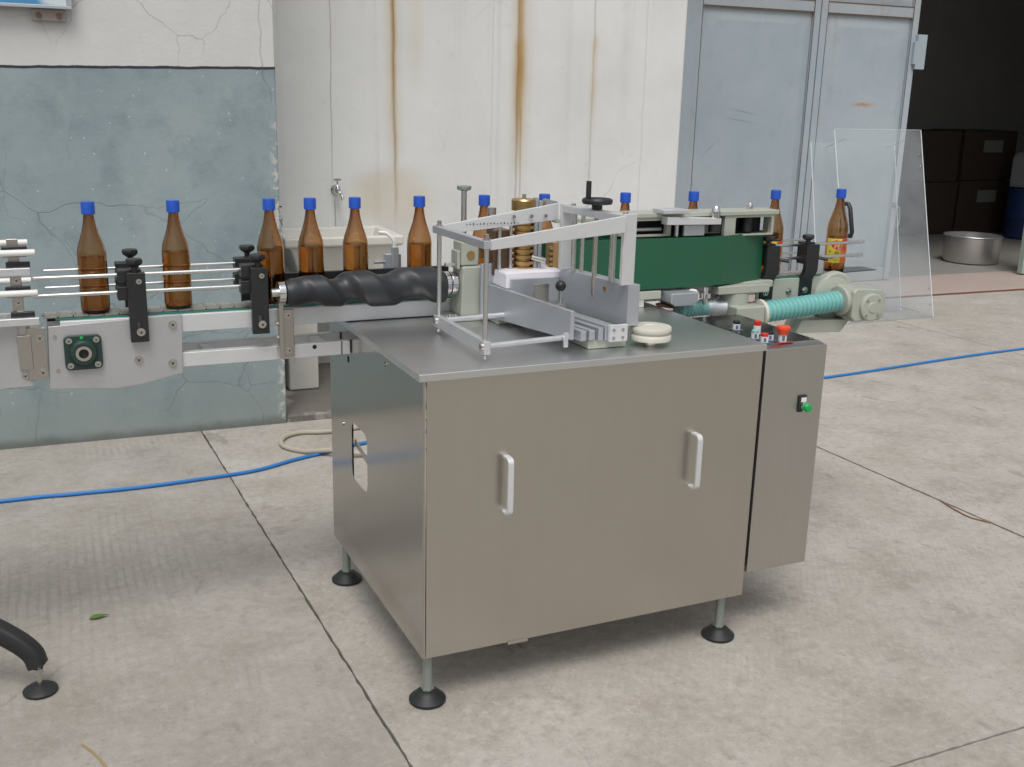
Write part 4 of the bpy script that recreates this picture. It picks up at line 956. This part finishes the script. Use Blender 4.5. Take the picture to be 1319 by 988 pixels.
# flat front post and rear post
for t0, mat in ((.004, 'alu_light'), (.292, 'alu_light')):
    a = P2(t0, -.022); b = P2(t0, .020); c = P2(t0+.012, .020); d = P2(t0+.012, -.022)
    B().hexa([(q.x, q.y, 1.1015) for q in (a, b, c, d)], [(q.x, q.y, 1.292) for q in (a, b, c, d)]).build('post', mat, mg, bev=.0012)
a, b, c, d = P2(.018, -.020), P2(.018, .018), P2(.290, .018), P2(.290, -.020)
B().hexa([(q.x, q.y, 1.268) for q in (a, b, c, d)], [(q.x, q.y, 1.288) for q in (a, b, c, d)]).build('top_plate', 'alu', mg, bev=.0015)
for t, o_, r in ((.085, .004, .0075), (.060, -.010, .006), (.26, .0, .0075), (.235, .012, .006)):
    q = P2(t, o_); B().cyl((q.x, q.y, 1.1015), (q.x, q.y, 1.2675), r, 14).build('guide_rod', 'rod', mg)
q = P2(.16, .002); B().cyl((q.x, q.y, 1.05), (q.x, q.y, 1.2675), .007, 14).build('lead_screw', 'bolt', mg)
for t in (.03, .27): qq = P2(t, .0); B().cyl((qq.x, qq.y, 1.2885), (qq.x, qq.y, 1.295), .007, 6).build('bolt', 'bolt', mg)
# handwheel
hw = B().lathe([(.030, .010), (.040, .004), (.043, .009), (.043, .015), (.039, .019), (.030, .014), (.014, .010), (.014, .016), (.0, .017)], (q.x, q.y, 1.300), 30).build('handwheel', 'black', mg, angle=50)
B().lathe([(.007, 0), (.015, .001), (.015, .014), (.0, .014)], (q.x, q.y, 1.2885), 20).build('hub', 'black', hw)
B().cyl((q.x-.022, q.y+.012, 1.316), (q.x-.022, q.y+.012, 1.366), .0075, 14).build('crank_grip', 'black', hw, bev=.002)
# left plate
L0, L1 = Vector((.446, .085)), Vector((.388, .508))
P4 = [L0, L0+Vector((.012, .001)), L1+Vector((.012, .001)), L1]
B().hexa([(p.x, p.y, .962 if i in (0, 1) else .946) for i, p in enumerate(P4)], [(p.x, p.y, 1.040 if i in (0, 1) else 1.045) for i, p in enumerate(P4)]).build('side_plate', 'alu_matte', mg, bev=.0015)
B().box(.424, .436, .075, .083, .945, .985).build('stop_clip', 'alu', mg, bev=.001)
# slide rails under the label stack
for o_, w_, z0, z1, t1 in ((.030, .018, .957, .985, .0), (.056, .018, .957, .985, .018), (.084, .016, .955, .990, .036), (.104, .034, .955, .995, .036)):
    p = L0+Vector((o_, -.005+t1*0)); e = p+dv*.38
    pp = [p, p+Vector((w_, .002)), e+Vector((w_, .002)), e]
    B().hexa([(a.x, a.y, z0) for a in pp], [(a.x, a.y, z1) for a in pp]).build('slide_rail', 'alu_matte', mg, bev=.0015)
B().box(.505, .622, .090, .42, .931, .9545).build('base_plate', 'cast', mg, bev=.002)
B().box(.556, .612, .066, .0785, .952, .998).build('end_block', 'alu_light', mg, bev=.0015)
for x, z in ((.568, .985), (.596, .985), (.568, .963), (.596, .963)): B().cyl((x, .066, z), (x, .0635, z), .0045, 8).build('cap_screw', 'bolt', mg)
# ball lever on its bracket
lv = B().box(.470, .535, .285, .345, .996, 1.018).box(.462, .51, .346, .352, .996, 1.068).build('lever_bracket', 'steel', mg, bev=.0015)
B().cyl((.523, .30, 1.018), (.523, .30, 1.06), .006, 12).build('lever', 'rod', lv)
B().lathe([(0, -.0155)]+[(.0155*math.cos(a), .0155*math.sin(a)) for a in [-pi/2+pi*i/12 for i in range(1, 12)]]+[(0, .0155)], (.523, .30, 1.068), 22).build('ball_knob', 'black', lv, angle=80)

# stack of blank labels held in the magazine
lb = thing('label_stack', 'thick stack of white paper labels in the magazine', 'label stack', (.50, .49, .957))
B().box(.404, .594, .416, .556, 1.046, 1.086).box(.4165, .594, .416, .556, .988, 1.0455).build('paper_stack', 'paper', lb, bev=.001)
tp = B().add([(.405, .417, 1.0865), (.593, .417, 1.0865), (.593, .555, 1.092), (.405, .555, 1.088), (.405, .417, 1.0875), (.593, .417, 1.0875), (.593, .555, 1.094), (.405, .555, 1.090), (.50, .417, 1.0865), (.50, .555, 1.0915), (.50, .417, 1.089), (.50, .555, 1.096)], [(4, 10, 11, 7), (10, 5, 6, 11), (0, 3, 9, 8), (8, 9, 2, 1), (0, 8, 10, 4), (8, 1, 5, 10), (1, 2, 6, 5), (2, 9, 11, 6), (9, 3, 7, 11), (3, 0, 4, 7)]); tp.build('top_sheet', 'paper', lb, flat=True)
B().box(.416, .600, .404, .414, .988, 1.074).build('pusher_plate', 'alu_matte', lb, bev=.001)

# white plastic reel at the table edge
rl = thing('plastic_reel', 'white grooved plastic reel overhanging by the magazine end', 'reel', (.70, .075, .93))
B().lathe([(.030, 0), (.056, .001), (.057, .004), (.057, .013), (.055, .016), (.050, .019), (.050, .021), (.055, .024), (.057, .027), (.057, .034), (.055, .038), (.022, .039), (.020, .037), (0, .037)], (.700, .090, .945), 44).build('reel', 'cream', rl, angle=40)
B().cyl((.700, .090, .931), (.700, .090, .946), .02, 16).build('spindle', 'bolt', rl)

# ------------------------------------------------------------------ belt press
bp = thing('belt_press', 'green belt wrap press in a grey-green housing pressing the bottles', 'press', (1.05, .58, .93))
def arc(c, r, a0, a1, n=10): return [(c[0]+r*math.cos(a0+(a1-a0)*i/n), c[1]+r*math.sin(a0+(a1-a0)*i/n)) for i in range(n+1)]
cL, cM, cR = (.640, .590), (1.245, .585), (1.452, .636)
path = arc(cL, .036, pi/2, 1.5*pi)+[(.85, .5538), (1.05, .5522)]+arc(cM, .034, 1.5*pi, 1.5*pi+.38, 6)+arc(cR, .022, 1.5*pi+.30, 2.5*pi, 10)+[(1.2, .6575), (.9, .6575)]
zb0, zt0 = .992, 1.156
def loop(th, z0, z1, sag):
    k = len(path); vs = []
    for q in (0, th):
        for z, s_ in ((z0, 0), (z1, 1)):
            for i, (x, y) in enumerate(path):
                a = Vector(path[i-1]); b = Vector(path[(i+1) % k]); d = (b-a).normalized(); nn = Vector((d.y, -d.x)); vs.append((x+nn.x*q, y+nn.y*q, z+(sag*math.sin(x*9)*.5 if s_ else 0)))
    fs = []
    for i in range(k):
        j = (i+1) % k; fs += [(2*k+i, 2*k+j, 3*k+j, 3*k+i), (j, i, k+i, k+j), (k+i, 3*k+i, 3*k+j, k+j), (i, j, 2*k+j, 2*k+i)]
    return B().add(vs, fs)
loop(.003, zb0, zt0, .002).build('belt', 'greenbelt', bp, angle=60)
for c, r in ((cL, .035), (cM, .033), (cR, .021)): B().cyl((*c, zb0+.004), (*c, zt0-.004), r, 28).build('roller', 'rubber', bp)
B().box(.66, 1.474, .615, .648, 1.2055, 1.218).build('top_rail', 'cast', bp, bev=.002)
B().plate_hole(1, .578, .594, (.90, 1.062, 1.158, 1.218), (.906, 1.044, 1.164, 1.209), .004).build('window_frame', 'cast', bp, bev=.001)
B().plate_hole(1, .578, .594, (1.272, 1.474, 1.150, 1.218), (1.316, 1.464, 1.155, 1.211), .004).build('window_frame', 'cast', bp, bev=.001)
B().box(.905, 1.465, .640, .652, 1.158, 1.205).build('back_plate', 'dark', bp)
B().cyl((.91, .605, 1.178), (1.04, .605, 1.178), .006, 12).build('inner_rod', 'alu_matte', bp)
hsg = B().box(.88, 1.49, .572, .662, 1.2185, 1.234).build('housing_top', 'cast', bp, bev=.003)
for x0, x1 in ((.88, .899), (1.20, 1.271), (1.4745, 1.488)): B().box(x0, x1, .600, .638, 1.158, 1.205).build('housing_post', 'cast', bp, bev=.002)
B().box(.66, 1.50, .586, .647, .966, .990).build('bottom_rail', 'cast', bp, bev=.003)
B().cyl((1.39, .617, 1.158), (1.39, .617, 1.205), .018, 20).build('inner_roller', 'rubber', bp)
# rear housing behind the bottle line
B().box(.90, .93, .745, .85, 1.0, 1.17).build('rear_post', 'cast', bp, bev=.003); B().box(1.43, 1.46, .745, .85, 1.0, 1.17).build('rear_post', 'cast', bp, bev=.003)
B().box(.932, 1.428, .775, .80, 1.0, 1.165).build('rear_pad', 'rubber', bp)
B().box(.92, .95, .79, .83, .931, .999).box(1.42, 1.45, .79, .83, .88, .999).build('rear_leg', 'cast', bp)
for x, y, z in ((1.40, .62, 1.2345),): B().lathe([(.013, 0), (.013, .008), (.010, .009), (.010, .014), (.007, .020), (0, .022)], (x, y, z), 16).build('dome_nut', 'chrome', bp)
B().hexa([(1.02, .535, 1.199), (1.235, .545, 1.194), (1.235, .572, 1.194), (1.02, .574, 1.199)], [(1.02, .535, 1.225), (1.235, .545, 1.214), (1.235, .572, 1.214), (1.02, .574, 1.225)]).build('pivot_arm', 'alu_light', bp, bev=.002)
B().box(1.00, 1.10, .53, .60, 1.2345, 1.247).build('pivot_block', 'alu', bp, bev=.002)
B().cyl((1.075, .565, 1.158), (1.075, .565, 1.198), .007, 14).build('pivot_rod', 'rod', bp)
B().box(1.100, 1.180, .558, .570, 1.158, 1.194).build('arm_plate', 'alu_matte', bp, bev=.002)
B().cyl((1.220, .562, 1.168), (1.220, .562, 1.193), .020, 22).build('tension_roller', 'rubber', bp)
B().cyl((1.220, .560, 1.2145), (1.220, .560, 1.236), .016, 18).lathe([(.014, 0), (.013, .010), (.008, .017), (0, .019)], (1.220, .560, 1.236), 18).build('tension_knob', 'chrome', bp)
B().box(.90, 1.02, .545, .60, .958, .985).build('motor_base', 'cast', bp, bev=.003)
B().box(.935, .965, .56, .58, .931, .957).build('base_foot', 'white', bp, bev=.002); B().box(.86, .915, .57, .60, .931, .957).build('base_foot', 'dark', bp)
mt = B().prism([(1.03, .950), (1.045, .938), (1.12, .938), (1.135, .950), (1.135, .982), (1.03, .982)], 1, .50, .60).build('gear_motor', 'alu_matte', bp, bev=.004)
B().lathe([(.026, 0), (.026, .012), (.020, .02), (0, .02)], (1.135, .545, .960), 22, (.35, -1, 0)).build('motor_cap', 'white', mt)
B().lathe([(.005, 0), (.040, .002), (.044, .006), (.030, .0065), (0, .007)], (1.05, .545, .931), 24).build('dust_cover', 'bronze', mt)
B().cyl((1.185, .535, .932), (1.185, .535, .990), .0085, 14).ring((1.185, .535, .955), (0, 0, 1), .018, .008, .016, 18).build('adjusting_pin', 'chrome', bp)
B().box(1.245, 1.455, .545, .64, .958, .9855).build('outfeed_base', 'cast', bp, bev=.003)
B().cyl((1.34, .59, .905), (1.34, .59, .957), .05, 26).build('lower_drum', 'cast', bp)

# ------------------------------------------------------------------ drive unit with the teal hose
du = thing('hose_drive', 'teal ribbed hose between two grey-green gear castings, right of the control panel', 'drive unit', (1.6, .55, .85))
B().box(1.300, 1.418, .51, .60, .838, .918).build('gear_casting', 'cast', du, bev=.006)
B().lathe([(.034, 0), (.048, .002), (.048, .014), (.042, .016), (0, .016)], (1.419, .552, .884), 30, (1, 0, .05)).build('flange', 'cream', du)
pa, pb = Vector((1.437, .552, .886)), Vector((1.765, .552, .908)); hl = (pb-pa).length; prof = []; nr = 18
for k in range(nr):
    h0 = hl*k/nr; st_ = hl/nr
    prof += [(.0295, h0), (.0295, h0+st_*.22), (.0368, h0+st_*.42), (.0376, h0+st_*.6), (.0368, h0+st_*.78), (.0295, h0+st_*.98)]
B().lathe(prof, pa, 28, pb-pa).build('ribbed_hose', 'teal', du, angle=60)
B().lathe([(.040, -.012), (.052, -.008), (.052, .006), (.046, .010), (.040, .024), (0, .024)], (1.775, .552, .909), 30, (1, 0, .06)).build('flange', 'cast', du)
B().prism([(1.795, .850), (1.81, .836), (1.925, .836), (1.945, .855), (1.945, .935), (1.925, .950), (1.81, .958), (1.795, .945)], 1, .505, .61).build('gear_casting', 'cast', du, bev=.007)
cvx = B().lathe([(.050, 0), (.050, .010), (.046, .013), (.020, .0135), (.018, .016), (0, .016)], (1.875, .505, .888), 32, (0, -1, 0)).build('round_cover', 'cast', du)
for a in (pi/4, 3*pi/4, 5*pi/4, 7*pi/4): B().cyl((1.875+.037*math.cos(a), .492, .888+.037*math.sin(a)), (1.875+.037*math.cos(a), .489, .888+.037*math.sin(a)), .0055, 8).build('cover_screw', 'bolt', cvx)
B().lathe([(.085, 0), (.085, .03), (.07, .04), (0, .04)], (1.79, .64, .91), 30, (0, -1, 0)).build('rear_casting', 'cast', du)
B().prism([(1.60, .80), (1.80, .79), (1.84, .835), (1.62, .845)], 1, .56, .64).build('mount_bracket', 'cast', du, bev=.003)
B().lathe([(.026, .0), (.026, .004), (.029, .006), (.029, .010)]+[(.026+.003*(k % 2), .010+.007*k) for k in range(1, 17)], (1.12, .60, .905), 20, (1, 0, .02)).build('short_hose', 'teal', du)
B().cyl((1.24, .60, .908), (1.30, .58, .905), .030, 20).cyl((1.255, .60, .908), (1.27, .595, .907), .036, 20).build('hose_socket', 'alu_matte', du)

# clean up helper properties
for o in bpy.data.objects:
    if '_o' in o: del o['_o']
